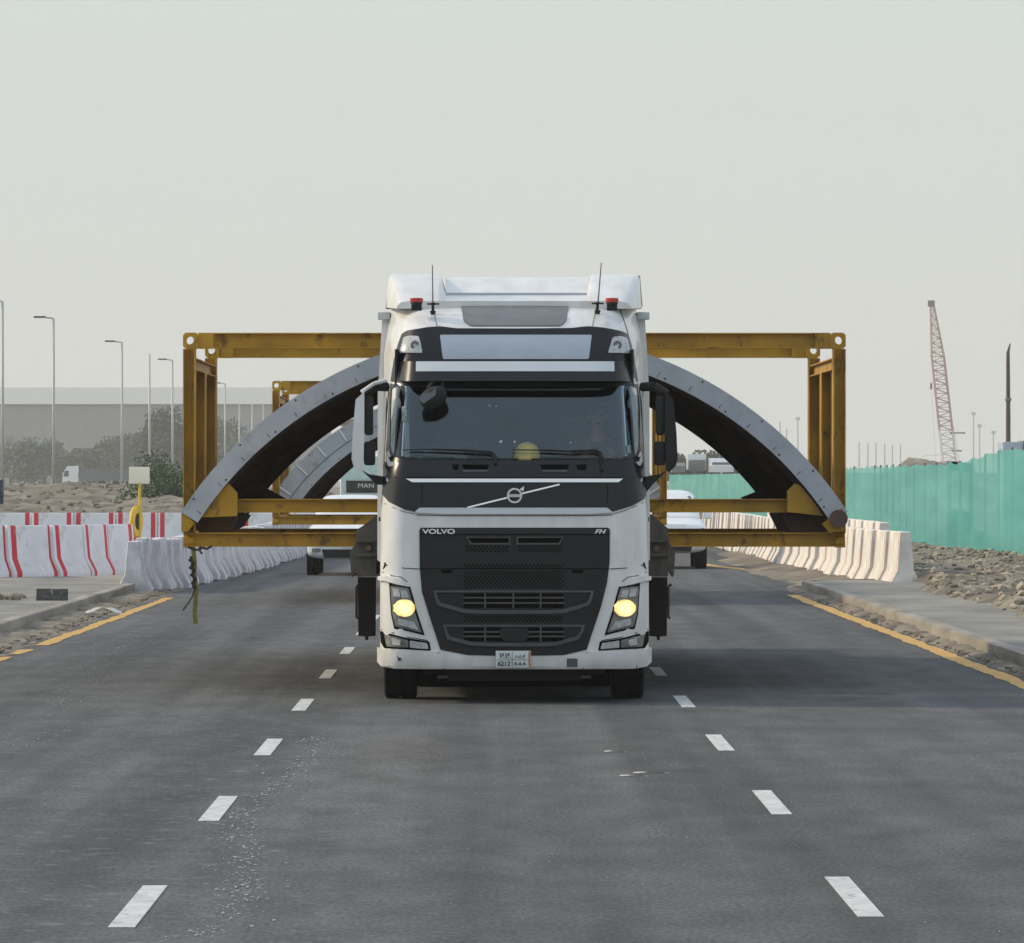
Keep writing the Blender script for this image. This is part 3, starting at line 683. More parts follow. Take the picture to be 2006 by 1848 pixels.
line([(754, 987), (790, 1002.5), (812, 1007)], 1.0, .006, 'panel_gap', 'seam'); line([(1260, 985), (1226, 1000), (1202, 1007)], 1.0, .006, 'panel_gap', 'seam')
# emblem: ring with arrow, bar and word
line([(916, 995), (993, 976)], 3.2, .024, 'emblem_bar', 'chrome', thick=.01); line([(1023, 967.5), (1096, 949.8)], 3.2, .024, 'emblem_bar', 'chrome', thick=.01)
u, z = uz(1008, 972); p = sp(u, z, .03)
em = G(); em.lathe([(0, .052), (-.012, .056), (-.012, .068), (0, .073), (.01, .073)], p, 'y', 36)
a = R(45); tip = Vector((math.cos(a), 0, math.sin(a)))
em.prism([(p.x + .045, p.z + .06), (p.x + .09, p.z + .088), (p.x + .082, p.z + .04)], p.y - .012, p.y + .004)
em.box(p.x - .058, p.x + .058, p.y - .012, p.y + .002, p.z - .013, p.z + .013)
eo = em.build('emblem', 'chrome', TR, smooth=30)
text('VOLVO', .026, 'emblem_word', 'ink', eo, (p.x, p.y - .0135, p.z), sx=1.1)
# grille
gp = [(821.7, 1040), (823, 1036), (826, 1034), (1190, 1034), (1193.5, 1036), (1194.6, 1040), (1194, 1100), (1189.5, 1139.6), (1177.8, 1186.6), (1149, 1273), (1104, 1283.5), (1060, 1284.5), (960, 1284.5), (915.8, 1283.5), (863, 1273), (840, 1203), (826.7, 1159.7), (822.5, 1112)]
gr = patch(gp, .012, .02, 'grille', 'plastic')
def gl(*a, **k): return patch(*a, **k, parent=gr)
gl([(824, 1036), (1192, 1036), (1193, 1046), (823, 1046)], .017, .008, 'top_band', 'black')
for a_, b_, s_ in ((916, 998, 7), (1014, 1102, -7)):
    x0_, x1_ = (a_, b_)
    o1 = [(a_ - 2, 1052), (b_ + 2, 1052), (b_ + 2 - (8 if s_ < 0 else 0), 1067), (a_ - 2 + (8 if s_ > 0 else 0), 1067)]
    i1 = [(a_ + 1, 1054), (b_ - 1, 1054), (b_ - 1 - (7 if s_ < 0 else 0), 1064), (a_ + 1 + (7 if s_ > 0 else 0), 1064)]
    gl(o1, .022, .012, 'slot_frame', 'slat', holes=[i1]); gl(i1, .015, .004, 'slot', 'void')
def mesh_field(x0_, x1_, y0_, y1_, nm='mesh_field'):
    g = G(); y = y0_; r_ = 0
    while y < y1_:
        x = x0_ + (4 if r_ % 2 else 0)
        while x < x1_:
            u, z = uz(x, y); p = sp(u, z, .014); g.add([(p.x + .013 * math.cos(t * math.pi / 3), p.y, p.z + .008 * math.sin(t * math.pi / 3)) for t in range(6)], [tuple(range(6))])
            x += 8
        y += 4.2; r_ += 1
    g.build(nm, 'void', gr, fix=False)
mesh_field(914, 998, 1071, 1083); mesh_field(1018, 1104, 1071, 1083); mesh_field(910, 1106, 1107, 1112); mesh_field(910, 1106, 1121, 1152); mesh_field(912, 1104, 1208, 1217)
line([(823, 1114.5), (1193, 1114.5)], 1.8, .0155, 'seam', 'void', parent=gr)
line([(823, 1047), (1193, 1047)], 1.4, .0185, 'seam', 'void', parent=gr)
gl([(862, 1117), (888, 1117), (884, 1123), (866, 1123)], .0155, .004, 'latch_slot', 'void'); gl([(1118, 1117), (1144, 1117), (1140, 1123), (1122, 1123)], .0155, .004, 'latch_slot', 'void')
gl([(848, 1128), (905, 1128), (903, 1151), (852, 1151)], .0155, .006, 'blank_panel', 'plastic', r=3); gl([(1110, 1128), (1168, 1128), (1162, 1151), (1112, 1151)], .0155, .006, 'blank_panel', 'plastic', r=3)
def intake(o, i, rows, cols, x0_, x1_):
    f = gl(o, .034, .03, 'intake_frame', 'slat', holes=[i], r=0)
    patch(i, .0155, .004, 'intake_backing', 'plastic', parent=gr)
    patch([(x0_, rows[0]), (x1_, rows[0]), (x1_, rows[-1]), (x0_, rows[-1])], .018, .003, 'intake_opening', 'void', parent=gr)
    for y in rows[1:-1]: patch([(x0_ - 1, y - 1.5), (x1_ + 1, y - 1.5), (x1_ + 1, y + 1.5), (x0_ - 1, y + 1.5)], .028, .014, 'intake_slat', 'slat', parent=gr)
    for x in cols: patch([(x - 1.6, rows[0] - 1), (x + 1.6, rows[0] - 1), (x + 1.6, rows[-1] + 1), (x - 1.6, rows[-1] + 1)], .031, .014, 'intake_slat', 'slat', parent=gr)
intake([(849, 1157), (1163, 1157), (1160, 1172), (1154, 1186), (1107, 1201), (1075, 1202.5), (940, 1202.5), (908, 1201), (857, 1186), (853, 1172)],
       [(855, 1161), (1157, 1161), (1154, 1172), (1149, 1181), (1103, 1194), (1075, 1195.5), (940, 1195.5), (912, 1194), (863, 1181), (858, 1172)], [1163.5, 1171, 1181.5, 1191], [950.5, 1005.5, 1059], 909, 1104)
intake([(868, 1224), (1146, 1224), (1142, 1238), (1134, 1252), (1090, 1265), (1060, 1266.5), (960, 1266.5), (922, 1265), (876, 1252), (872, 1238)],
       [(874, 1228), (1140, 1228), (1136.5, 1238), (1129, 1247), (1087, 1258), (1060, 1259.5), (960, 1259.5), (925, 1258), (882, 1247), (877, 1238)], [1229.5, 1238, 1247, 1256], [950.5, 1059], 909, 1104)
gl([(981, 1230), (1034, 1230), (1037, 1244), (1030, 1256), (986, 1256), (979, 1244)], .036, .02, 'camera_cover', 'plastic', r=4)
u, z = uz(860, 1042); p = sp(u, z, .02); text('VOLVO', .062, 'maker_lettering', 'chrome', gr, (p.x, p.y - .012, p.z), sx=1.45, off=.0015)
u, z = uz(1174, 1042); p = sp(u, z, .02); text('FH', .055, 'model_lettering', 'chrome', gr, (p.x, p.y - .012, p.z), sx=1.45, shear=.35, off=.0015)
# hood seams and brows
for f in (lambda q: q, mir):
    line(f([(753, 1103), (758, 1108), (790, 1113), (822, 1115)]), 1.5, .006, 'panel_gap', 'seam')
    patch(f([(755, 1101), (757, 1106), (754, 1112), (750, 1116), (753, 1107)]), .004, .006, 'vent_notch', 'void', r=1)
    patch(f([(747, 1129), (760, 1128), (776, 1132), (790, 1138), (801, 1147), (803, 1150), (790, 1148), (775, 1143), (758, 1138), (747, 1137)]), .035, .04, 'headlight_brow', 'white', r=2)
    line(f([(747, 1140), (765, 1143.5), (782, 1148), (803, 1151.5)]), 1.8, .006, 'panel_gap', 'seam')
    line(f([(750, 1121), (768, 1128), (786, 1131), (798, 1140)]), 1.3, .006, 'panel_gap', 'seam')
    hl = patch(f([(763, 1144), (803, 1149), (808, 1165), (817, 1199), (832, 1245), (800, 1237), (773, 1232), (767, 1205)]), .006, .012, 'headlight', 'void', r=2)
    patch(f([(766, 1148), (800, 1152), (805, 1168), (813, 1200), (827, 1240), (800, 1233), (776, 1228), (770, 1204)]), .012, .01, 'lens', 'lensdark', parent=hl, r=3)
    cx, cy = f([(793, 1191.5)])[0]
    patch([(cx + 20.5 * math.cos(t * .3142) * (1 + .06 * math.sin(3 * t)), cy + 17 * math.sin(t * .3142) + (cx - 1008) * .0 ) for t in range(20)], .018, .008, 'bulb', 'glow', parent=hl)
    patch(f([(770, 1152), (783, 1154), (785, 1170), (773, 1168)]), .017, .006, 'upper_cell', 'lens', parent=hl, r=2)
    patch(f([(785, 1155), (797, 1157), (801, 1171), (788, 1171)]), .017, .006, 'upper_cell', 'lens', parent=hl, r=2)
    patch(f([(781, 1212), (811, 1218), (821, 1235), (800, 1229), (781, 1224)]), .017, .006, 'lower_cell', 'lens', parent=hl, r=2)
    line(f([(747, 1233), (770, 1240), (800, 1249), (838, 1255)]), 1.5, .006, 'panel_gap', 'seam')
    fl = patch(f([(746, 1236), (770, 1243), (800, 1251), (841, 1257), (844, 1275), (800, 1272.5), (754, 1270), (747, 1258)]), .008, .02, 'fog_lamp', 'void', r=2)
    patch(f([(755, 1243), (780, 1249), (800, 1255), (800, 1269), (760, 1267)]), .016, .012, 'lens', 'lensdark', parent=fl, r=2)
    patch(f([(803, 1255), (837, 1260), (840, 1272), (803, 1269)]), .016, .012, 'lens', 'lens', parent=fl, r=2)
    patch(f([(770, 1250), (786, 1254), (785, 1265), (771, 1263)]), .02, .006, 'bulb', 'lens', parent=fl, r=2)
bp_ = [(744.5, 1268), (754, 1271.5), (800, 1274), (844, 1277), (863, 1276), (915, 1286), (1100, 1286), (1149, 1276), (1168, 1277), (1215, 1274), (1262, 1271.5), (1271, 1268), (1271, 1296), (1262, 1304), (1240, 1307), (1008, 1308), (775, 1307), (752, 1304), (744.5, 1296)]
bpo = patch(bp_, .03, .06, 'bumper', 'white', smooth=20)
line([(859, 1277), (870, 1307)], 1.5, .0335, 'bumper_gap', 'seam', parent=bpo); line([(1150, 1277), (1142, 1307)], 1.5, .0335, 'bumper_gap', 'seam', parent=bpo)
patch([(781, 1285), (784, 1289), (788, 1289), (787, 1294), (783, 1295)], .034, .004, 'scrape', 'seam', parent=bpo)
patch([(1110, 1290), (1131, 1290), (1131, 1303), (1110, 1303)], .034, .004, 'sticker', 'sticker', parent=bpo)
# number plate
u0, z0 = uz(971, 1308); u1, z1 = uz(1040, 1275); yP = -.06
pl = G().box(u0, u1, yP, yP + .03, z0, z1, bev=.004).build('number_plate', 'plate', TR, smooth=30)
G().box(u1 - .022, u1 - .004, yP - .003, yP, z0 + .004, z1 - .004).build('orange_strip', 'orange', pl)
um = u0 + (u1 - u0) * .47; zm = (z0 + z1) / 2 - .004
G().box(u0 + .008, u1 - .028, yP - .0025, yP, zm - .0018, zm + .0018).box(um - .002, um + .002, yP - .0025, yP, z0 + .006, z1 - .006).build('plate_rules', 'ink', pl)
text('\u0661\u0664\u0661\u0664', .07, 'plate_digits', 'ink', pl, ((u0 + um) / 2 + .01, yP - .004, (zm + z1) / 2 - .004), sx=1.0, ext=.002, off=.001)
text('6212', .06, 'plate_digits', 'ink', pl, ((u0 + um) / 2, yP - .004, (z0 + zm) / 2), sx=1.0, ext=.002, off=.001)
text('\u0631 \u0646 \u0645', .045, 'plate_letters', 'ink', pl, ((um + u1 - .028) / 2, yP - .004, (zm + z1) / 2), sx=1, ext=.002, off=.001)
text('A A A', .042, 'plate_letters', 'ink', pl, ((um + u1 - .028) / 2, yP - .004, (z0 + zm) / 2), sx=1, ext=.002, off=.001)
# side skirt, lower front, chassis, axle, wheels
G().box(-1.14, 1.14, .08, 1.0, .33, .5).box(-.62, .62, .3, .4, .2, .33).build('lower_valance', 'under', TR)
G().box(-.48, .48, .1, 5.9, .5, .95).box(-1.1, 1.1, 1.2, 1.6, .38, .5).box(-.85, .85, .5, .56, .255, .3).box(-.38, -.3, .3, 6, .4, .8).build('chassis', 'under', TR)
G().box(-.72, .72, .52, .56, .215, .245).build('front_axle_bar', 'greydk', TR)
G().box(-.88, .88, .6, 1.15, .24, .5).box(-.88, .88, 1.7, 4.4, .22, .6).box(-.9, .9, 1.2, 1.64, .12, .45).box(-.88, .88, 4.6, 5.6, .12, .5).build('underbody_shade_fill', 'void', TR)  # near-black boxes added to fill the shade below the truck
G().box(-1.24, -.9, 2.4, 5.4, .35, .95, bev=.05).box(.9, 1.24, 2.4, 3.9, .35, .95, bev=.05).build('fuel_tank', 'under', TR, smooth=30)
def wheel(parent, x, y, r=.52, wd=.31, name='wheel', s=1):
    o = thing_part(name, (x, y, r), parent)
    h = wd / 2
    G().lathe([(-h + .02, r * .6), (-h, r * .72), (-h, r * .94), (-h + .015, r * .99), (-h * .8, r), (-.02, r), (-.015, r - .012), (.015, r - .012), (.02, r), (h * .8, r), (h - .015, r * .99), (h, r * .94), (h, r * .72), (h - .02, r * .6)], (0, 0, 0), 'x', 36).build('tyre', 'rubber', o, smooth=40)
    G().lathe([(s * (h - .02), r * .6), (s * (h - .06), r * .56), (s * (h - .1), r * .3), (s * (h - .04), r * .28), (s * (h - .03), .001), (-s * (h - .04), .001), (-s * (h - .04), r * .6)], (0, 0, 0), 'x', 28).build('rim', 'rim', o, smooth=30)
    return o
def thing_part(name, loc, parent):
    o = bpy.data.objects.new(name, None); col.objects.link(o); o.parent = parent; o.location = loc; o.empty_display_size = .1; return o
for s in (-1, 1):
    wheel(TR, s * 1.075, 1.42, s=s); wheel(TR, s * 1.07, 5.0, s=s, wd=.34)
# wheel-arch fenders
for s in (-1, 1):
    g = G(); rings = []
    for i in range(13):
        a = R(5 + i * 14); rings.append([(s * x, 1.42 - .62 * math.cos(a), .52 + .58 * math.sin(a) + dz_) for x, dz_ in ((.9, 0), (1.24, 0), (1.24, .03), (.9, .03))])
    g.loft(rings).build('fender', 'under', TR, smooth=30)
    G().box(min(s * 1.2, s * 1.265), max(s * 1.2, s * 1.265), 2.06, 2.3, .5, 1.0, bev=.01).build('side_skirt', 'white', TR, smooth=30)
# roof furniture: spoiler with two raised shoulders
def zt(y, Yd): return H - (y - VY) * (58 + Yd) / F
def ut(x, Yd): return (x - VX) * (58 + Yd) / F - X0
def loft_sections(secs, name, m, parent=TR, smooth=35):
    return G().loft(secs).build(name, m, parent, smooth=smooth)
# sections along depth: each (depth, list of (px, py))
sp_top = [(756.5, 603), (757, 590), (761, 545), (764, 539), (776, 536.5), (857, 538), (864, 540), (868, 552), (874, 573), (1152, 573), (1155, 545), (1158, 539), (1168, 538), (1240, 538), (1250, 540), (1253.5, 545), (1257, 597), (1258, 603)]
def ring_at(poly, dep, k=1, dy=0, ref=2.2):
    cx = 1007; return [(ut(cx + (x - cx) * k, ref), dep, zt(y, ref) + dy) for x, y in poly]
lowp = [(777, 605), (778, 600), (783, 594), (788, 592), (800, 590), (857, 590), (864, 590), (868, 590), (874, 590), (1147, 590), (1150, 590), (1156, 590), (1168, 590), (1215, 590), (1222, 592), (1230, 594), (1236, 600), (1238, 605)]
mid = [(a[0] * .45 + b[0] * .55, a[1] * .4 + b[1] * .6) for a, b in zip(lowp, sp_top)]
mid2 = [(a[0] * .15 + b[0] * .85, a[1] * .1 + b[1] * .9) for a, b in zip(lowp, sp_top)]
loft_sections([ring_at(lowp, 1.15, ref=1.15), ring_at(mid, 1.5, ref=1.5), ring_at(mid2, 1.85, ref=1.85), ring_at(sp_top, 2.15), ring_at(sp_top, 2.75)], 'roof_spoiler', 'white', smooth=50)
def strip(px0, px1, y0_, y1_, dep, name, m, th=.01, x2=None):
    x2 = x2 or (px0, px1)
    return G().prism([(ut(px0, dep), zt(y0_, dep)), (ut(px1, dep), zt(y0_, dep)), (ut(x2[1], dep), zt(y1_, dep)), (ut(x2[0], dep), zt(y1_, dep))], dep - th, dep).build(name, m, TR)
for s in (0, 1):
    a = [(1247, 540), (1253.5, 541), (1258.5, 601), (1254.5, 601)] if s else [(762, 542), (768, 538), (760, 603), (755.5, 603)]
    G().prism([(ut(x, 2.2), zt(y, 2.2)) for x, y in a], 2.14, 2.78).build('spoiler_edge', 'greydk', TR)
strip(874, 1152, 574, 590, 1.62, 'spoiler_gap', 'silver')
g = G(); rr_ = []
for dep, yt in ((1.64, 575), (1.8, 563), (2.0, 550), (2.2, 543), (2.6, 543)):
    rr_.append([(ut(873, dep), dep, zt(yt, dep)), (ut(1153, dep), dep, zt(yt, dep)), (ut(1153, dep), dep + .01, zt(600, dep)), (ut(873, dep), dep + .01, zt(600, dep))])
g.loft(rr_).build('spoiler_centre', 'white', TR, smooth=50)
for s in (-1, 1):
    pts = [(1.262 * s, 2.28), (1.262 * s, 3.3), (1.1 * s, 3.3), (1.1 * s, .6)]
    x0_, x1_ = sorted((s * 1.262, s * 1.315))
    G().prism([(s * 1.235, 1.25), (s * 1.315, 1.3), (s * 1.31, 2.9), (s * 1.265, 3.68), (s * 1.2, 3.66)][::s], 2.3, 2.95).build('side_deflector', 'white', TR, smooth=30)
    G().box(min(s * 1.19, s * 1.31), max(s * 1.19, s * 1.31), 2.2, 2.42, 3.62, 3.69, bev=.01).build('deflector_bracket', 'pale', TR, smooth=30)
sr = patch([(903, 598), (1114, 598), (1110, 629), (1099, 640), (920, 640), (908, 629)], .012, .016, 'sunroof', 'greydk', r=5)
for f in (lambda q: q, mir):
    line(f([(784.5, 603), (786, 599), (795, 597), (832, 596)]), 2.5, .012, 'roof_rail', 'seam')
    line(f([(857, 595), (878, 595)]), 2.2, .012, 'roof_seam', 'void')
    line(f([(848, 600), (856, 641)]), 1.2, .004, 'panel_gap', 'greydk')
line([(1228, 604), (1240, 630), (1246, 655)], 4, .01, 'roof_rail', 'void'); line([(1212, 598), (1228, 604)], 3.5, .012, 'roof_rail', 'void')
for cx in (816, 1199):
    b_ = thing_part('beacon', ((cx - VX) * 58.85 / F - X0, .85, H - (594.5 - VY) * 58.85 / F), TR)
    G().box(-.05, .05, -.04, .04, -.07, -.008, bev=.01).build('bracket', 'plastic', b_, smooth=30)
    G().lathe([(-.01, .001), (-.01, .055), (.01, .055), (.01, .001)], (0, 0, 0), 'z', 20).build('base', 'plastic', b_, smooth=30)
    G().lathe([(.01, .062), (.042, .063), (.05, .056), (.052, .001)], (0, 0, 0), 'z', 24).build('lens', 'red', b_, smooth=35)
for (bx, by, tx, ty) in ((848, 600, 847, 519), (1170.5, 599, 1178, 515)):
    u, z = uz(bx, by + 16); p = sp(u, z, 0)
    a_ = thing_part('antenna', (p.x, p.y, p.z), TR)
    Zt = H - (ty - VY) * (58 + p.y) / F - p.z; dx = (tx - bx) * (58 + p.y) / F
    G().tube((0, 0, .05), (dx, 0, Zt), .0075, .005, n=8).build('rod', 'greydk', a_)
    G().lathe([(0, .001), (0, .02), (.03, .03), (.035, .014), (.085, .013), (.09, .02), (.11, .02), (.112, .001)], (0, 0, 0), 'z', 14).build('spring_base', 'under', a_, smooth=30)
    G().box(-.045, .05, -.012, .012, -.045, -.03).box(-.04, -.03, -.01, .01, -.07, -.04).box(.035, .045, -.01, .01, -.07, -.04).box(-.055, -.02, -.01, .01, .09, .105).box(.015, .06, -.01, .01, .09, .105).build('bracket', 'under', a_)
# wipers
def wiper(pts, wds, nm='wiper'):
    for (a, b), wdt in zip(zip(pts, pts[1:]), wds): pass
    g = G()
    pp = [];
    for q in pts: u, z = uz(*q); pp.append(sp(u, z, .04))
    for (a, b), wdt in zip(zip(pp, pp[1:]), wds): g.tube(a, b, wdt, n=6)
    return g.build(nm, 'under', TR)
wiper([(793, 885), (850, 884), (905, 886), (955, 889), (965, 892), (970, 902), (971, 912)], (.006, .01, .013, .018, .02, .018)); wiper([(1003, 885), (1060, 885.5), (1120, 888), (1165, 886), (1175, 891), (1178, 905), (1179, 925)], (.006, .01, .014, .018, .02, .018))
# front view mirror under the visor
fm = G(); u, z = uz(851, 793); p = sp(u, z, .16)
fm.ell((p.x, p.y, p.z), (.135, .08, .1), 18, 12, Matrix.Rotation(R(-28), 3, 'Y'))
fmo = fm.build('kerb_mirror', 'under', TR, smooth='all')
G().path([(p.x - .05, p.y, p.z + .08), (p.x - .02, p.y + .04, p.z + .13), (p.x + .02, p.y + .1, p.z + .16)], .018).path([(p.x + .08, p.y, p.z + .08), (p.x + .09, p.y + .08, p.z + .15)], .015).build('stay', 'under', fmo)
G().prism([(p.x - .13, p.z - .02), (p.x - .09, p.z - .055), (p.x + .02, p.z + .02), (p.x + .03, p.z + .1), (p.x - .02, p.z + .05), (p.x - .11, p.z + .035)], p.y - .085, p.y - .07).build('cover', 'greydk', fmo)
# side mirrors: dark arm, upper and lower head, outer shell painted pale on the sunlit left, dark on the right
def side_mirror(s):
    mo = thing_part('side_mirror', (0, 0, 0), TR); D = .42
    def q(x, y, d=D):
        x = x if s < 0 else MIR - x; return ((x - VX) * (58 + d) / F - X0, H - (y - VY) * (58 + d) / F)
    shell = 'white' if s < 0 else 'plastic'
    out = [q(*p) for p in ((714, 768), (697, 783), (691, 850), (689, 900), (693, 914), (705, 925), (711, 922), (713, 880), (714, 820))]
    G().prism(out, D - .07, D + .12).build('shell', shell, mo)
    G().box(*sorted((q(714, 0)[0], q(731, 0)[0])), D - .05, D + .14, q(0, 853)[1], q(0, 775)[1], bev=.03).build('upper_head', 'under', mo, smooth=30)
    G().box(*sorted((q(713, 0)[0], q(735, 0)[0])), D - .05, D + .14, q(0, 912)[1], q(0, 865)[1], bev=.03).build('lower_head', 'under', mo, smooth=30)
    a0 = q(710, 773); a1 = q(735, 757); a2 = q(757, 758)
    G().path([(a0[0], D, a0[1]), (a1[0], D, a1[1]), (a2[0], D + .1, a2[1])], .045, n=10).build('upper_arm', 'under', mo)
    if s < 0: 
        c0, c1, c2 = q(708, 769), q(733, 752), q(757, 745); G().path([(c0[0], D - .03, c0[1]), (c1[0], D - .03, c1[1]), (c2[0], D, c2[1])], .02, n=8).build('arm_cover', 'white', mo)
    b0, b1, b2, b3 = q(708, 921), q(722, 929), q(752, 934), q(752, 968 if s > 0 else 950); b4 = q(738, 950)
    G().prism([b0, b1, b2, b3, b4], D - .03, D + .1).build('lower_arm', 'under', mo)
side_mirror(-1); side_mirror(1)
# grab-handle strips seen at the glass edges
patch([(789, 800), (797, 800), (802, 890), (797, 898), (791, 898)], -.03, .006, 'inner_trim', 'curtain'); 
patch([(788, 797), (798, 797), (798, 826), (788, 826)], .0075, .003, 'permit_sticker', mat('pale_sticker', (.25, .36, .37), .6, var=.5, scale=40))
patch([(1227, 873), (1234, 873), (1234, 889), (1228, 889)], .0075, .003, 'permit_sticker', 'curtain')
# interior
G().box(-1.1, 1.1, 2.1, 2.2, .9, 3.5).box(-1.1, 1.1, .35, 2.2, 1.0, 1.1).box(-1.1, 1.1, .62, 2.2, 3.02, 3.08).box(-1.12, -1.1, .6, 2.2, 1.0, 3.3).box(1.1, 1.12, .6, 2.2, 1.0, 3.3).build('interior', 'interior', TR)
G().box(-1.05, 1.05, .3, .75, 1.1, 2.2, bev=.06).box(.45, .95, .32, .72, 2.2, 2.27, bev=.03).build('dashboard', 'interior', TR, smooth=30)
for x in (-.6, .62): G().box(x - .26, x + .26, 1.6, 1.75, 1.6, 2.45, bev=.06).box(x - .14, x + .14, 1.6, 1.72, 2.46, 2.66, bev=.04).box(x - .26, x + .26, 1.15, 1.7, 1.45, 1.62, bev=.05).build('seat', 'interior', TR, smooth=30)
G().lathe([(math.cos(R(a)) * .016, .22 + math.sin(R(a)) * .016) for a in range(0, 361, 45)], (.62, .9, 2.05), 'y', 28).box(.6, .64, .89, .92, 1.85, 2.25).box(.42, .82, .89, .92, 2.03, 2.07).build('steering_wheel', 'under', TR, smooth=30)
# bright reflections in the glass, imitated by small chrome discs
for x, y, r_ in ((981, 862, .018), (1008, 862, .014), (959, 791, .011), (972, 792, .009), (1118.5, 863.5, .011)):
    u, z = uz(x, y); p = sp(u, z, -.05); G().ell(p, (r_, .006, r_), 10, 6).build('glass_glint_disc', 'chrome', TR, smooth='all')
u, z = uz(1033, 886); p = sp(u, z, -.16)
hm = thing('hard_hat', (TR.location.x + p.x, 58 + p.y, p.z), 'yellow hard hat lying on the truck dashboard behind the windscreen', 'hard hat')
G().lathe([(0, .118), (.05, .117), (.09, .108), (.12, .09), (.143, .06), (.155, .03), (.158, .001)], (0, 0, 0), 'z', 28).ell((0, 0, .02), (.014, .112, .146), 12, 10).build('shell', 'helmet', hm, smooth=40)
G().lathe([(-.008, .112), (-.012, .134), (.002, .134), (.008, .116)], (0, 0, 0), 'z', 28).build('brim', 'helmet', hm, smooth=40)
# driver
def skin_person(joints, bones, radii, name, m, parent=None):
    me = bpy.data.meshes.new(name); me.from_pydata(joints, bones, []); o = bpy.data.objects.new(name, me); col.objects.link(o)
    md = o.modifiers.new('skin', 'SKIN'); md.use_smooth_shade = True
    for i, r_ in enumerate(radii): me.skin_vertices[0].data[i].radius = (r_, r_) if not isinstance(r_, tuple) else r_
    me.skin_vertices[0].data[0].use_root = True
    o.modifiers.new('sub', 'SUBSURF').levels = 2; o.modifiers['sub'].render_levels = 2
    bpy.context.view_layer.update(); dg = bpy.context.evaluated_depsgraph_get(); me2 = bpy.data.meshes.new_from_object(o.evaluated_get(dg)); me2.name = name
    bpy.data.objects.remove(o); me2.materials.clear(); me2.materials.append(M[m]); o = bpy.data.objects.new(name, me2); col.objects.link(o)
    if parent: o.parent = parent
    return o
px_, pyy, pz_ = X0 + .79, 58 + 1.35, 1.88
pe = thing('person', (px_, pyy, pz_), 'driver in a dark shirt seated behind the windscreen', 'person')
J = [(0, 0, .08), (0, 0, .3), (0, -.01, .5), (0, -.02, .6), (0, -.04, .69), (0, -.05, .76), (0, -.055, .86),
     (-.19, -.02, .52), (-.25, -.16, .3), (-.16, -.4, .38), (-.13, -.5, .42), (.19, -.02, .52), (.25, -.16, .3), (.16, -.4, .38), (.13, -.5, .42),
     (-.1, -.2, .07), (-.13, -.52, .08), (-.13, -.56, -.3), (.1, -.2, .07), (.13, -.52, .08), (.13, -.56, -.3)]
Bn = [(0, 1), (1, 2), (2, 3), (3, 4), (4, 5), (5, 6), (2, 7), (7, 8), (8, 9), (9, 10), (2, 11), (11, 12), (12, 13), (13, 14), (0, 15), (15, 16), (16, 17), (0, 18), (18, 19), (19, 20)]
Rr = [(.16, .12), (.15, .12), (.13, .1), .058, .062, (.078, .09), (.07, .08), .065, .05, .038, .035, .065, .05, .038, .035, .09, .07, .05, .09, .07, .05]
skin_person(J, Bn, Rr, 'body', 'skin', pe)
J2 = [(0, 0, .02), (0, 0, .3), (0, -.01, .5), (-.19, -.02, .515), (-.245, -.15, .32), (.19, -.02, .515), (.245, -.15, .32), (0, -.015, .56)]
skin_person(J2, [(0, 1), (1, 2), (2, 3), (3, 4), (2, 5), (5, 6), (2, 7)], [(.175, .135), (.165, .135), (.15, .115), .078, .064, .078, .064, .07], 'shirt', 'cloth', pe)
hg = G().ell((0, -.035, .85), (.088, .1, .075), 18, 12).build('hair', 'hair', pe, smooth='all')
fg = G().ell((0, -.15, .775), (.014, .018, .028), 8, 6); fg.build('nose', 'skin', pe, smooth='all')
e_ = G()
for s in (-1, 1): e_.ell((s * .032, -.133, .805), (.014, .008, .007), 8, 6)
e_.ell((0, -.135, .73), (.028, .008, .006), 8, 6).build('eyes_and_mouth', 'hair', pe, smooth='all')
for s in (-1, 1): G().ell((s * .082, -.05, .79), (.014, .022, .032), 8, 6).build('ear', 'skin', pe, smooth='all')
# hands gripping the wheel
for s in (-1, 1):
    h_ = G(); hx, hy, hz = s * .13, -.53, .44
    h_.ell((hx, hy, hz), (.03, .04, .042), 10, 8)
    for k in range(4): h_.path([(hx + s * .01, hy - .02, hz + .03 - .022 * k), (hx, hy - .06 + .004 * k, hz + .035 - .022 * k), (hx - s * .03, hy - .06, hz + .033 - .022 * k), (hx - s * .035, hy - .035, hz + .03 - .022 * k)], .0085, n=6)
    h_.path([(hx - s * .01, hy, hz + .035), (hx - s * .035, hy - .015, hz + .06), (hx - s * .045, hy - .03, hz + .05)], .01, n=6).build('hand', 'skin', pe, smooth=60)
# headlight beams
for s in (-1, 1):
    ld = bpy.data.lights.new('headlight_beam', 'SPOT'); ld.energy = 190 if s < 0 else 70; ld.color = (1, .62, .3); ld.spot_size = R(6); ld.spot_blend = 1; ld.shadow_soft_size = .06
    lo = bpy.data.objects.new('headlight_beam', ld); col.objects.link(lo); lo.location = (X0 + s * 1.02, 57.9, .85)
    tgt = Vector((PX(786 if s < 0 else 1205, 47), 47.0, 0)); lo.rotation_euler = (Vector(lo.location) - tgt).to_track_quat('Z', 'Y').to_euler()
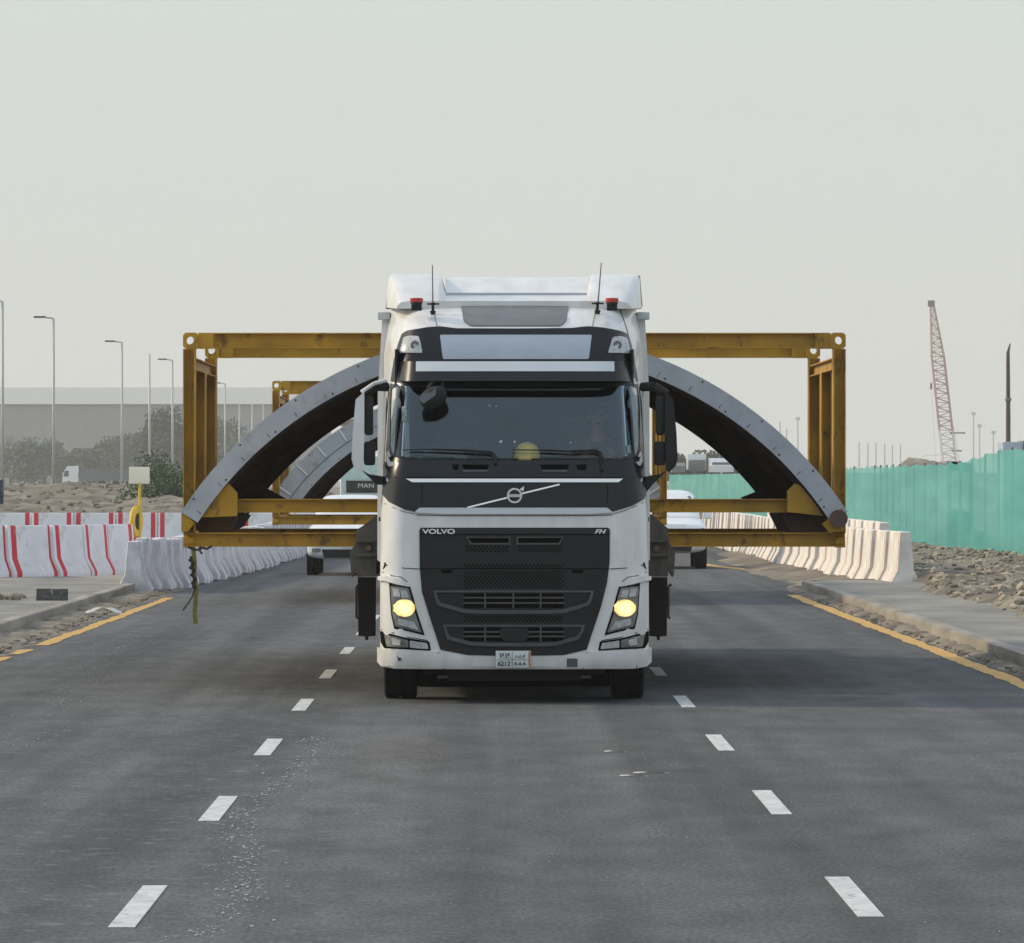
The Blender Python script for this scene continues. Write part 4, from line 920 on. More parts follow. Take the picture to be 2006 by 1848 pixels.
# ------------------------------------------------------------------ trailer
def qx(x, Y): return (x - VX) * Y / F - X0
TL = thing('lowbed_trailer', (X0, 0, 0), 'dusty grey wide trailer behind the white tractor, under the ochre frame', 'trailer')
Yt = 61.25
def lp(pts, Y): return [(qx(x, Y), PZ(y, Y)) for x, y in pts]
G().prism(lp([(698, 1058), (698, 1038), (710, 1031), (740, 1008), (1276, 1008), (1300, 1028), (1309, 1036), (1309, 1058)], Yt), Yt, Yt + .6).build('gooseneck_plate', 'trailer', TL)
for s in (0, 1):
    f = (lambda p: p) if s == 0 else (lambda p: [(MIR - 8 - x, y) for x, y in p])
    G().prism(lp(f([(697, 1058), (742, 1058), (742, 1062), (697, 1062)]), Yt), Yt - .05, Yt + .6).prism(lp(f([(697, 1085), (742, 1085), (742, 1090), (697, 1090)]), Yt), Yt - .05, Yt + .6).build('flange', 'trailer', TL)
    G().prism(lp(f([(700, 1062), (742, 1062), (742, 1085), (700, 1085)]), Yt), Yt + .03, Yt + .6).prism(lp(f([(699, 1090), (737, 1090), (737, 1130), (699, 1130)]), Yt), Yt + .01, Yt + .6).build('side_web', 'trailer', TL)
    G().prism(lp(f([(685, 1082), (700, 1060), (702, 1066), (702, 1112), (690, 1131), (688, 1128)]), Yt), Yt + .02, Yt + .5).build('side_wing', 'trailer', TL)
    x, y = f([(722, 1074)])[0]; px__, pz__ = lp([(x, y)], Yt)[0]
    G().lathe([(-.005, .001), (-.005, .03), (.01, .035), (.035, .035)], (px__, Yt, pz__), 'y', 16).build('recess_bolt', mat('dull_copper', (.16, .09, .06), .4), TL, smooth=30)  # bolt head in the recessed side web
    G().prism(lp(f([(701, 1131), (737, 1131), (736, 1246), (722, 1247), (721, 1254), (716, 1254), (715, 1247), (702, 1246)]), Yt + 1.2), Yt + 1.15, Yt + 1.22).build('mudflap', 'flap', TL)
    a, b = lp(f([(697, 1146)]), Yt)[0]; c, d = lp(f([(697, 1212)]), Yt)[0]
    G().path([(a + .03, Yt + .3, b), (a, Yt + .3, b - .02), (c, Yt + .3, d), (c + .02, Yt + .3, d)], .012).build('hand_rail', 'chain', TL)
G().box(-1.1, 1.1, Yt + 5, 76, .35, 1.15).build('belly_shade_boxes', 'under', TL)  # added boxes darken the road beneath the trailer
G().box(-1.45, 1.45, Yt + .6, 77, 1.15, 1.395).box(-.55, -.4, Yt + .6, 77, .8, 1.15).box(.4, .55, Yt + .6, 77, .8, 1.15).build('deck', 'trailer', TL)
for y in (69.5, 71, 72.5, 74):
    for s in (-1, 1): wheel(TL, s * 1.18, y, r=.42, wd=.5, s=s)
    G().tube((-1.1, y, .42), (1.1, y, .42), .06).build('axle', 'under', TL)

# ------------------------------------------------------------------ load 1: frame and arch
def ibeam(g, p, q, w_, h_, up=(0, 0, 1), t=.012):
    p = Vector(p); q = Vector(q); d = (q - p).normalized(); U = Vector(up); U = (U - d * U.dot(d)).normalized(); W_ = d.cross(U)
    def bx(u0, u1, w0, w1):
        vs = [c + U * a + W_ * b for c in (p, q) for a, b in ((u0, w0), (u1, w0), (u1, w1), (u0, w1))]
        g.add(vs, [(0, 1, 2, 3), (7, 6, 5, 4), (0, 4, 5, 1), (1, 5, 6, 2), (2, 6, 7, 3), (3, 7, 4, 0)])
    bx(-h_ / 2, -h_ / 2 + t, -w_ / 2, w_ / 2); bx(h_ / 2 - t, h_ / 2, -w_ / 2, w_ / 2); bx(-h_ / 2 + t, h_ / 2 - t, -t / 2, t / 2)
    return g
def hole_plate(g, cx, cz, y, w_, h_, r_, hx, hz, t=.012, n=16):
    vs = []
    for yy in (y, y + t):
        for i in range(n):
            a = 2 * math.pi * i / n + math.pi / n; ca, sa = math.cos(a), math.sin(a)
            vs.append((hx + r_ * ca, yy, hz + r_ * sa))
        for i in range(n):
            a = 2 * math.pi * i / n + math.pi / n; ca, sa = math.cos(a), math.sin(a); k = 1 / max(abs(ca), abs(sa))
            x = ca * k; z = sa * k; vs.append((cx + x * w_ / 2, yy, cz + z * h_ / 2))
    fs = []
    for i in range(n):
        j = (i + 1) % n
        fs += [(i, n + i, n + j, j), (2 * n + i, 2 * n + j, 3 * n + j, 3 * n + i), (i, j, 2 * n + j, 2 * n + i), (n + i, 3 * n + i, 3 * n + j, n + j)]
    g.add(vs, fs)
def make_frame(loc, label, group, Wd=6.56, depth=4.8, top=3.53, bot=1.41):
    fr = thing('transport_frame', loc, label, 'steel frame', group)
    hw = Wd / 2; hb = .155; top -= loc[2]; bot -= loc[2]
    for k, y in enumerate((0, depth)):
        nm = 'portal'
        ibeam(G(), (-hw + .15, y, top - hb / 2), (hw - .15, y, top - hb / 2), .15, hb).build('top_beam', 'yellow', fr)
        ibeam(G(), (-hw, y, bot + .07), (hw, y, bot + .07), .15, .14).build('bottom_beam', 'yellow', fr)
        for s in (-1, 1):
            ibeam(G(), (s * (hw - .06), y, bot + .14), (s * (hw - .06), y, top - .16), .28, .12, up=(1, 0, 0)).build('post', 'yellow', fr)
            for yp in (y - .145, y + .135):
                g = G(); hole_plate(g, s * (hw - .075), top - .08, yp, .15, .16, .042, s * (hw - .065), top - .075); g.build('corner_plate', 'yellow', fr)
            G().box(*sorted((s * (hw - .15), s * (hw - .3))), y - .085, y - .078, top - .16, top - .004).build('splice_plate', 'yellow', fr)
    for s in (-1, 1):
        x = s * (hw - .06)
        ibeam(G(), (x, .1, top - .3), (x, depth - .1, top - .3), .1, .12).build('side_rail', 'yellow', fr)
        ibeam(G(), (x, .1, bot + .07), (x, depth - .1, bot + .07), .12, .13).build('side_rail', 'yellow', fr)
        ibeam(G(), (x, depth * .5, bot + .14), (x, depth * .5, top - .36), .28, .11, up=(1, 0, 0)).build('post', 'yellow', fr)
        G().tube((s * (hw + .0), .0, bot + .05), (s * (hw - .1), .0, bot + .05), .06, n=12).build('corner_lug', 'yellow', fr)
    return fr
Y1 = 62.0; cx1 = (1007.5 - VX) * Y1 / F
fr1 = make_frame((cx1, Y1, 1.40), 'ochre steel frame on the trailer behind the white cab, around the big grey arch', 'transport frames')
def arch_poly(Ro, Ri, a0, a1, n=48):
    out = [(Ro * math.cos(R(a0 + (a1 - a0) * i / n)), Ro * math.sin(R(a0 + (a1 - a0) * i / n))) for i in range(n + 1)]
    inn = [(Ri * math.cos(R(a0 + (a1 - a0) * i / n)), Ri * math.sin(R(a0 + (a1 - a0) * i / n))) for i in range(n + 1)]
    return out, inn
def make_arch(loc, label, group, Ro, Ri, a0, a1, L_, mats, slots=0):
    ar = thing('arch_segment', loc, label, 'arch segment', group)
    out, inn = arch_poly(Ro, Ri, a0, a1); n = len(out)
    rings = [[(out[i][0], y, out[i][1]) for y in (0, .03)] + [(inn[i][0], y, inn[i][1]) for y in (.03, 0)] for i in range(n)]
    f = G().loft(rings).build('end_face', 'concface', ar, smooth=20)
    # bolt marks
    for i in range(22):
        a = R(a0 + (a1 - a0) * (i + .5) / 22); r_ = Ri + .03 + (Ro - Ri - .06) * (i % 2); G().lathe([(-.006, .001), (-.006, .009), (.002, .011)], (r_ * math.cos(a), 0, r_ * math.sin(a)), 'y', 8).build('bolt', 'rust', f)
        if not slots: 
            r2 = Ri + .02; G().tube((r2 * math.cos(a + .02), -.002, r2 * math.sin(a + .02)), ((r2 + .05) * math.cos(a + .02), -.002, (r2 + .05) * math.sin(a + .02)), .0035, n=4).build('tick_mark', 'rust', f)
    t = .06; out2, inn2 = arch_poly(Ri + t, Ri, a0, a1)
    rings = [[(out2[i][0], .035, out2[i][1]), (out2[i][0], L_, out2[i][1]), (inn2[i][0], L_, inn2[i][1]), (inn2[i][0], .035, inn2[i][1])] for i in range(n)]
    G().loft(rings).build('shell', 'rust', ar, smooth=20)
    # stiffening ribs inside
    for k in range(1, 7):
        y = L_ * k / 7; o2, i2 = arch_poly(Ri, Ri - .07, a0 + 1, a1 - 1); rings = [[(o2[i][0], y, o2[i][1]), (o2[i][0], y + .03, o2[i][1]), (i2[i][0], y + .03, i2[i][1]), (i2[i][0], y, i2[i][1])] for i in range(n)]
        G().loft(rings).build('rib', 'rust', ar, smooth=20)
    o2, i2 = arch_poly(Ri + .09, Ri - .02, a0, a1); rings = [[(o2[i][0], L_, o2[i][1]), (o2[i][0], L_ + .04, o2[i][1]), (i2[i][0], L_ + .04, i2[i][1]), (i2[i][0], L_, i2[i][1])] for i in range(n)]
    G().loft(rings).build('rear_flange', 'ruststeel', ar, smooth=20)
    if slots:
        for i in range(slots):
            a = R(a0 + 2 + (a1 - a0 - 4) * i / (slots - 1)); p_ = Vector((math.cos(a), 0, math.sin(a)))
            G().tube(p_ * (Ro - .02) + Vector((0, -.012, 0)), p_ * (Ro - .24) + Vector((0, -.012, 0)), .014, n=6).build('slot', 'slot', f)
        o2, i2 = arch_poly(Ro - .255, Ro - .27, a0, a1); rings = [[(o2[i][0], -.006, o2[i][1]), (o2[i][0], .001, o2[i][1]), (i2[i][0], .001, i2[i][1]), (i2[i][0], -.006, i2[i][1])] for i in range(n)]
        G().loft(rings).build('joint_line', 'greydk', f, smooth=20)
    return ar
ccz = 2.1 - 490.8 * Y1 / F
ar1 = make_arch((cx1, Y1 - .2, ccz), 'large grey-faced arch lying in the near ochre frame', 'arch segments', 3.93, 3.735, 33, 147, 12.4, None)
# tie beam, gussets and end shoes belong to the arch
def q1(pts, Y=Y1): return [((x - VX) * Y / F - cx1, H - (y - VY) * Y / F - ccz) for x, y in pts]
tb = [(428, 978), (1582, 978), (1582, 1004), (428, 1004)]
g = ibeam(G(), (q1([(428, 991)])[0][0], .35, q1([(0, 991)])[0][1]), (q1([(1585, 991)])[0][0], .35, q1([(0, 991)])[0][1]), .14, .135); g.build('tie_beam', 'yellow', ar1)
G().prism(q1([(449, 947), (466, 966), (466, 1011), (394, 1014), (404, 996), (425, 972)]), .1, .12).build('gusset', 'yellow', ar1)
G().prism(q1([(1541, 962), (1556, 947), (1566, 951), (1591, 980), (1612, 1011), (1541, 1003)]), .1, .12).build('gusset', 'yellow', ar1)
# heels of the arch resting on the bottom beams
G().prism(q1([(357, 1001), (383, 1024), (370, 1042), (357, 1042)]), .02, .8).build('heel', 'yellow', ar1)
G().prism(q1([(1608, 1027), (1648, 994), (1652, 1042), (1622, 1042)]), -.02, .8).build('heel', 'yellow', ar1)
for pts in ([(380, 1036), (394, 1012), (470, 1012), (455, 1036), (440, 1044), (390, 1044)], [(1532, 1008), (1610, 1012), (1632, 1042), (1550, 1044)]): G().prism(q1(pts), .3, 3.2).build('support_block', 'rust', ar1)
c_ = q1([(1640, 1016)])[0]; G().lathe([(-.12, .001), (-.12, .088), (.1, .088), (.1, .001)], (c_[0], .0, c_[1]), 'y', 24).build('end_roller', 'ruststeel', ar1, smooth=30)
# inner support boxes seen under the arch
G().prism(q1([(1452, 975), (1486, 962), (1500, 978), (1455, 978)], 68), 6, 6.4).build('inner_bracket', 'rust', ar1)
G().prism(q1([(470, 978), (505, 948), (560, 978)], 66), 4, 4.5).build('inner_bracket', 'rust', ar1)
# straps hanging at the left corner
stp = thing('strap', (PX(378, 61.8), 61.8, PZ(1075, 61.8)), 'yellow-green webbing strap with chain dangling from the left frame corner', 'strap')
k_ = 61.8 / F
def sq(pts): return [((x - 378) * k_, 0, (1075 - y) * k_) for x, y in pts]
g = G(); cen = sq([(378, 1072), (381, 1100), (380, 1125), (384, 1150), (383, 1175), (381, 1200), (383, 1222)]); rings = []
for i, p in enumerate(cen): rings.append([(p[0] - .02, p[1] + .01 * math.sin(i * 2), p[2]), (p[0] + .024, p[1] + .01 * math.cos(i * 2), p[2]), (p[0] + .024, p[1] + .01 * math.cos(i * 2) + .004, p[2]), (p[0] - .02, p[1] + .01 * math.sin(i * 2) + .004, p[2])])
g.loft(rings).build('webbing', 'strap', stp, smooth=30)
g = G(); pts = sq([(376, 1090), (373, 1097), (378, 1104), (374, 1112), (380, 1118), (376, 1126), (382, 1134), (378, 1142), (380, 1150)])
for a, b in zip(pts, pts[1:]): g.path([(a[0] - .012, -.02, a[2]), (b[0] + .01, -.02, b[2])], .014, n=6); g.ell(b, (.022, .012, .016), 8, 6)
g.build('chain', 'chain', stp, smooth=30)
G().path(sq([(383, 1150), (376, 1170), (368, 1183), (358, 1196)]), .008, n=6).build('cord', 'chain', stp)
G().path(sq([(368, 1072), (385, 1078), (397, 1073), (405, 1076), (415, 1070)]), .012, n=6).path(sq([(392, 1070), (392, 1082), (397, 1085)]), .01, n=6).build('rope', 'chain', stp)

# ------------------------------------------------------------------ load 2 behind
Y2 = 104.0; cx2 = (920 - VX) * Y2 / F
fr2 = make_frame((cx2, Y2, 1.33), 'second ochre steel frame farther back, seen left of the cab', 'transport frames', top=3.70, bot=1.31)
ccz2 = 3.56 - 3.93
ar2 = make_arch((cx2, Y2 + .3, ccz2), 'grey arch with white slots in the far frame', 'arch segments', 3.93, 3.5, 34, 146, 12.4, None, slots=17)
TL2 = thing('lowbed_trailer', (cx2, 104.6 - Yt, 0), 'grey trailer under the far frame, mostly hidden behind the cab', 'trailer')
G().box(-1.4, 1.4, Yt - 2, 77, 1.1, 1.3).build('deck', 'trailer', TL2); 
for y in (63, 69.5, 71, 72.5, 74):
    for s in (-1, 1): wheel(TL2, s * 1.1, y, r=.45, wd=.5, s=s)
bx_ = G().ell((PX(683, 108), 108, PZ(822, 108)), (.24, .3, .14), 14, 8).box(PX(672, 108), PX(694, 108), 107.8, 108.4, PZ(838, 108), PZ(822, 108), bev=.04)
o = bx_.build('sack', mat('cream_sack', (.75, .72, .6), .8), smooth=40); tag(o, 'pale sack lying on top of the far grey arch', 'sack')
o.location.z = 0

# ------------------------------------------------------------------ vehicles
def sec(y, hw, z0, z1, pw=4, n=28, top=1.0):
    out = []
    for i in range(n):
        a = 2 * math.pi * i / n; c, s = math.cos(a), math.sin(a)
        x = math.copysign(abs(c) ** (2 / pw), c); z = math.copysign(abs(s) ** (2 / pw), s)
        k = 1 - (1 - top) * max(0, z); out.append((x * hw * k, y, (z0 + z1) / 2 + z * (z1 - z0) / 2))
    return out
def make_car(loc, label, kind='suv', group=None, rot=0):
    c = thing('car', loc, label, 'car', group, rot)
    hw = .93; zb = .38; zh = 1.05
    G().loft([sec(0, .74, .42, .86, 3), sec(.06, .86, .36, .98, 4), sec(.25, .92, .34, 1.02, 5), sec(1.25, hw, .34, 1.13, 5), sec(3.6, hw, .34, 1.15, 5), sec(4.6, .9, .38, 1.12, 5), sec(4.75, .84, .45, 1.0, 4)]).build('body', 'carwhite', c, smooth=50)
    G().loft([sec(1.2, .8, 1.02, 1.14, 4, top=.98), sec(1.85, .78, 1.02, 1.64, 5, top=.84), sec(2.3, .78, 1.02, 1.72, 5, top=.84), sec(3.7, .78, 1.02, 1.7, 5, top=.84), sec(4.4, .76, 1.02, 1.15, 5, top=.9)]).build('cabin', 'carwhite', c, smooth=50)
    G().prism([(-.66, 1.12), (.66, 1.12), (.56, 1.56), (-.56, 1.56)], -.01, .01)
    g = G(); g.add([(-.7, 1.3, 1.16), (.7, 1.3, 1.16), (.6, 1.8, 1.58), (-.6, 1.8, 1.58), (-.7, 1.36, 1.14), (.7, 1.36, 1.14), (.6, 1.86, 1.56), (-.6, 1.86, 1.56)], [(0, 1, 2, 3), (7, 6, 5, 4), (0, 4, 5, 1), (1, 5, 6, 2), (2, 6, 7, 3), (3, 7, 4, 0)]); g.build('windscreen', 'glassdark', c)
    for s in (-1, 1):
        G().add([(s * .81, 1.75, 1.18), (s * .81, 3.8, 1.18), (s * .72, 3.6, 1.58), (s * .72, 2.05, 1.58)], [(0, 1, 2, 3)]).build('side_window', 'glassdark', c)
        G().box(*sorted((s * .9, s * 1.08)), 1.55, 1.7, 1.08, 1.24, bev=.04).build('wing_mirror', 'carwhite', c, smooth=40)
        G().loft([sec(-.0, .01, .8, .84), sec(.01, .02, .8, .84)])
        G().prism([(s * .5, .76), (s * .84, .8), (s * .86, .9), (s * .52, .84)][::s], .0, .14).build('headlight', 'lens', c)
        G().prism([(s * .62, .5), (s * .8, .5), (s * .8, .58), (s * .62, .58)][::s], -.005, .1).build('fog_lamp', 'lensdark', c)
        for y in (.85, 3.75): wheel(c, s * .8, y, r=.37, wd=.26, s=s)
    G().prism([(-.46, .72), (.46, .72), (.46, .86), (-.46, .86)], -.012, .05).build('grille', 'plastic', c)
    G().prism([(-.46, .78), (.46, .78), (.46, .805), (-.46, .805)], -.02, .03).build('grille_bar', 'chrome', c)
    G().prism([(-.55, .38), (.55, .38), (.6, .56), (-.6, .56)], -.012, .08).build('lower_bumper', 'plastic', c)
    G().prism([(-.17, .6), (.17, .6), (.17, .69), (-.17, .69)], -.02, .02).build('number_plate', 'plate', c)
    return c
c1 = make_car((PX(688, 134), 133.2, 0), 'white car following on the left, between left barriers and the truck cab', group='cars following the trucks'); c1.scale = (1.02, 1, 1)
c2 = copy_tree(c1); c2.location = (PX(1303, 143.5), 142.7, 0); c2['label'] = 'white car following on the right, between the cab and the right barriers'; c2.scale = (1.02, 1, 1.05)
# pale truck behind with a dark grille band
tk = thing('truck', (PX(717, 300), 300, 0), 'pale truck far back, its dark grille band lettered MAN', 'truck')
G().loft([sec(0, 1.2, .5, 3.1, 8), sec(.1, 1.25, .45, 3.15, 8), sec(2.2, 1.25, .45, 3.2, 8)]).build('cab', mat('pale_cyan_paint', (.65, .75, .73), .5), tk, smooth=40)
G().prism([(-1.1, 2.0), (1.1, 2.0), (1.02, 2.85), (-1.02, 2.85)], -.02, .02).build('windscreen', mat('painted_sky_glass', (.6, .78, .75), .6), tk)  # pale flat colour stands for sky reflected in the glass
G().prism([(-.95, 1.35), (1.1, 1.35), (1.12, 1.93), (-.95, 1.93)], -.03, .02).build('grille', 'plastic', tk)
text('MAN', .3, 'lettering', 'chrome', tk, (0, -.04, 1.68), sx=1.2, ext=.01)
G().box(-1.2, 1.2, -.05, .3, .4, .9, bev=.04).build('bumper', 'carwhite', tk, smooth=30)
for s in (-1, 1):
    for y in (.9, 4.5): wheel(tk, s * 1.05, y, s=s)
G().box(-1.2, 1.2, 2.5, 8, .9, 3.0).build('box_body', 'pale', tk)
# far vehicles on the embankment to the right
def far_van(x0_, x1_, y0_, Yv, label, paint, h):
    L_ = (x1_ - x0_) * Yv / F; t = thing('van', (PX((x0_ + x1_) / 2, Yv), Yv, 2.35), label, 'van', 'vehicles parked on the far embankment')
    hh = h
    G().prismx([(-.9, .3), (-.9, 1.0), (-.3, 1.1), (.2, hh), (3.6, hh), (3.8, 1), (3.8, .3)], -L_ / 2, L_ / 2).build('body', paint, t, smooth=30)
    G().add([(-L_ * .4, -.32, 1.12), (L_ * .4, -.32, 1.12), (L_ * .36, .16, hh - .12), (-L_ * .36, .16, hh - .12), (-L_ * .4, -.2, 1.1), (L_ * .4, -.2, 1.1), (L_ * .36, .2, hh - .14), (-L_ * .36, .2, hh - .14)], [(0, 1, 2, 3), (0, 4, 5, 1), (1, 5, 6, 2), (2, 6, 7, 3), (3, 7, 4, 0)]).build('windscreen', 'glassdark', t)
    for s in (-1, 1):
        for y in (-.3, 2.9): G().lathe([(-.1, .01), (-.1, .32), (.1, .32), (.1, .01)], (s * L_ * .4, y, .32), 'x', 14).build('wheel', 'rubber', t)
    return t
far_van(1390, 1437, 898, 690, 'white van on the far embankment, rightmost in the gap beside the cab', 'carwhite', 1.85)
far_van(1316, 1342, 911, 700, 'low grey car on the far embankment, next to the right mirror', 'greydk', 1.35)
ft = thing('box_truck', (PX(1365, 705), 705, 2.35), 'white box truck on the far embankment between grey car and white van', 'truck')
G().box(-1.05, 1.05, 0, 5, .6, 2.35, bev=.05).build('cargo_box', 'carwhite', ft, smooth=30); G().box(-.95, .95, -1.4, -.1, .4, 1.7, bev=.1).build('cab', 'greydk', ft, smooth=30)
for s in (-1, 1):
    for y in (-.8, 3.6): G().lathe([(-.1, .01), (-.1, .4), (.1, .4), (.1, .01)], (s * .85, y, .4), 'x', 14).build('wheel', 'rubber', ft)
# white lorry far left
fl = thing('lorry', (PX(137, 880), 880, .7), 'white lorry facing left, far off in front of the warehouse trees', 'truck')
G().prism([(-1.05, .5), (1.1, .5), (1.1, 3.0), (-.3, 2.95), (-.95, 1.9)], -1.2, 1.2).build('cab', 'carwhite', fl, smooth=30)
G().prism([(-.85, 1.5), (-.1, 1.5), (-.1, 2.3), (-.6, 2.3)], -1.23, -1.2).build('side_window', 'glassdark', fl)
G().box(1.4, 9.0, -1.2, 1.2, .9, 2.5).build('trailer_body', 'greydk', fl)
for x in (-.1, 4.5, 6.5): G().lathe([(-1.1, .01), (-1.1, .5), (-.8, .5), (-.8, .01)], (x, 0, .5), 'y', 16).build('wheel', 'rubber', fl)

# ------------------------------------------------------------------ yellow sign post, blue drum
sg = thing('road_sign', (PX(269, 150), 150, 0), 'yellow post with cream board and edge-on round sign behind left barriers', 'sign')
G().tube((.06, 0, 0), (.06, 0, PZ(946, 150)), .036, .034).build('post', 'signy', sg)
kx = 150 / F
G().box((253 - 269) * kx, (293 - 269) * kx, -.03, .03, PZ(948, 150), PZ(915, 150), bev=.02).build('board', 'cream', sg, smooth=30)
rs_ = G().lathe([(-.04, .2), (-.05, .36), (.0, .4), (.05, .36), (.04, .2)], (0, 0, 0), 'y', 30).build('round_sign', 'signy', sg, smooth=30, loc=(-.02, -.1, PZ(1022, 150)), rot=R(74))
G().lathe([(-.03, .001), (-.03, .21), (.03, .21), (.03, .001)], (0, 0, 0), 'y', 30).build('sign_centre', 'under', sg, smooth=30, loc=(-.02, -.1, PZ(1022, 150)), rot=R(74))
G().tube((-.06, 0, 0), (-.06, 0, PZ(1040, 150)), .07).build('lower_sleeve', 'signr', sg)
bd = G().lathe([(0, .001), (0, .3), (.28, .3), (.3, .31), (.58, .31), (.6, .3), (.9, .3), (.9, .001)], (0, 0, 0), 'z', 20).build('drum', 'bluething', smooth=30, loc=(PX(-9, 230), 230, 1.1)); tag(bd, 'blue drum at the left picture edge on the dirt heap', 'drum')

# ------------------------------------------------------------------ lamp posts, poles
def lamp(px, Y, ytop, label, arm=True, w_=.09):
    x = PX(px, Y); top = PZ(ytop, Y)
    t = thing('lamp_post', (x, Y, -.05), label, 'lamp post', 'grey lamp posts on the left')
    t_ = top + .05
    G().tube((0, 0, 0), (0, 0, t_), w_, w_ * .62, n=10).build('pole', 'pole', t, smooth='all')
    if arm:
        G().path([(0, 0, t_ - .02), (-.12, 0, t_ + .02), (-.45, 0, t_ + .05)], .04).build('arm', 'pole', t)
        G().box(-1.0, -.4, -.12, .12, t_ + .02, t_ + .12, bev=.03).build('lamp_head', 'greydk', t, smooth=30)
L6 = ['lamp post cut by the left picture edge, tallest of the row', 'second lamp post from the left, its arm pointing left', 'third lamp post from the left, right of the white lorry', 'bare grey pole without an arm, right of the third lamp post', 'lamp post just left of the ochre frame', 'lamp post seen through the ochre frame, first from its left post']
for i, (px, Y, yt, arm) in enumerate(((5, 282, 591, 1), (105, 313, 624, 1), (239, 367, 671, 1), (293, 401, 693, 0), (338, 424, 706, 1), (441, 515, 752, 1))): lamp(px, Y, yt, L6[i], bool(arm))
for i, (px, Y) in enumerate(((469, 546), (494, 575), (516, 604), (536, 640))): lamp(px, Y, 789, ['thin grey pole through the ochre frame, right of its lamp post', 'thin grey pole through the frame, second of the thin ones', 'thin grey pole through the frame, third of the thin ones', 'thin grey pole beside the second frame corner'][i], False)
# far masts on the right in the haze
o0 = None
for i, (px, top_) in enumerate(((1528, 826), (1541, 840), (1563, 818), (1590, 832), (1683, 866), (1700, 868), (1716, 867), (1733, 870), (1748, 872), (1764, 870), (1907, 808), (1919, 832), (1946, 845))):
    Y = 2700; t = G().tube((0, 0, 0), (0, 0, PZ(top_, Y)), .4, .3, n=6)
    if i in (2, 10, 11, 12): t.box(-.9, .9, -.5, .5, PZ(top_, Y) - 1.2, PZ(top_, Y) + .1)
    o = t.build('mast', 'pole', loc=(PX(px, Y), Y, 0)); tag(o, 'hazy far-off mast with a lamp crown on the right horizon' if i in (2, 10, 11, 12) else 'hazy plain far-off mast, %s of the plain ones from the left' % ORD[[0, 1, 3, 4, 5, 6, 7, 8, 9].index(i)], 'mast', 'far masts with crowns' if i in (2, 10, 11, 12) else 'plain far masts')
# thick brown steel pile on the right
Yp = 350; pl_ = thing('steel_pile', (PX(1975, Yp), Yp, 0), 'brown steel pile rising above the net at the right', 'pile')
k_ = Yp / F
G().tube((0, 0, 0), (-.0, 0, PZ(800, Yp)), .15, .13, n=12).tube((0, 0, PZ(800, Yp)), (-.01, 0, PZ(690, Yp)), .125, .1, n=12).tube((-.01, 0, PZ(690, Yp)), (.12, 0, PZ(673, Yp)), .09, .03, n=10).build('shaft', 'ruststeel', pl_, smooth=40)
G().lathe([(-.1, .16), (.0, .19), (.1, .16)], (0, 0, PZ(783, Yp)), 'z', 12).build('collar', 'greydk', pl_)
# light roof of a machine behind the net at the far right
mc = thing('site_cabin', (PX(1986, 200), 200, 0), 'pale grey cabin roof showing above the net at the right edge', 'cabin')
G().box(-.35, .5, 0, 2, .1, PZ(866, 200), bev=.03).build('body', 'silver', mc, smooth=30); G().box(.3, .6, -.05, 2.1, PZ(884, 200), PZ(865, 200) + .02).build('roof_vent', 'greydk', mc)

# ------------------------------------------------------------------ crane
Yc = 1600; kc = Yc / F
CR = thing('crawler_crane', (PX(1860, Yc), Yc, 0), 'hazy red and white lattice boom crane beyond the green net', 'crane')
def bpnt(y):   # centre x and half width of the boom at picture height y
    t = (905 - y) / (905 - 592); cx = 1860 - 34.5 * t; hwid = 13 - 1.5 * t if y > 690 else 11 - 8 * (690 - y) / 98; return (cx - 1860) * kc, max(.4, hwid * kc), H - (y - VY) * kc
ysb = [915 - 9 * i for i in range(37)]
for part, (ya, yb) in enumerate(((915, 843), (843, 771), (771, 699), (699, 591))):
    g = G(); yy_ = [y for y in ysb if yb <= y <= ya]
    for a, b in zip(yy_, yy_[1:]):
        (x0_, h0, z0_), (x1_, h1, z1_) = bpnt(a), bpnt(b)
        for s in (-1, 1):
            for d in (-1, 1): g.tube((x0_ + s * h0, d * h0, z0_), (x1_ + s * h1, d * h1, z1_), .2, n=5, cap=False)
        for d in (-1, 1):
            sgn = 1 if ysb.index(a) % 2 else -1
            g.tube((x0_ - sgn * h0, d * h0, z0_), (x1_ + sgn * h1, d * h1, z1_), .12, n=4, cap=False)
            g.tube((x0_ - h0, d * h0, z0_), (x0_ + h0, d * h0, z0_), .11, n=4, cap=False)
    g.build('boom_section', 'craner' if part % 2 else 'cranew' if part == 0 else 'craner', CR)
xt, ht, zt_ = bpnt(592); G().box(xt - 1.0, xt + .7, -.7, .7, zt_ - 1.2, zt_ + .4).build('boom_head', 'ruststeel', CR)
g = G(); g.tube((xt - .4, 0, zt_), ((1838 - 1860) * kc, 0, H + 170 * kc), .05, n=4).tube(((1824 - 1860) * kc, 0, H + 200 * kc), ((1835 - 1860) * kc, 0, 2), .03, n=4).tube((xt, 3, zt_), (4, 14, 4), .05, n=4); g.build('cables', 'greydk', CR)
G().box((1822 - 1860) * kc, (1826 - 1860) * kc, -.2, .2, H + 172 * kc, H + 184 * kc).build('hook_block', 'under', CR)
G().box(0, 4, -.3, .3, H + 85 * kc, H + 88 * kc).box(.5, 3.2, -.3, .3, H + 50 * kc, H + 53 * kc).build('platform', 'ruststeel', CR)
G().box(-2.2, 2.4, -1, 6, 1.0, 6.2, bev=.2).build('machine_house', 'craner', CR, smooth=30); G().box(-2.4, -1.6, -1, 6, 0, 1, bev=.2).box(1.6, 2.4, -1, 6, 0, 1, bev=.2).build('track', 'under', CR, smooth=30)
G().path([((1790 - 1860) * kc, 0, H + 25 * kc), ((1812 - 1860) * kc, 0, H + 42 * kc), ((1850 - 1860) * kc, 0, H + 44 * kc)], .05).build('boom_stay', 'pole', CR)

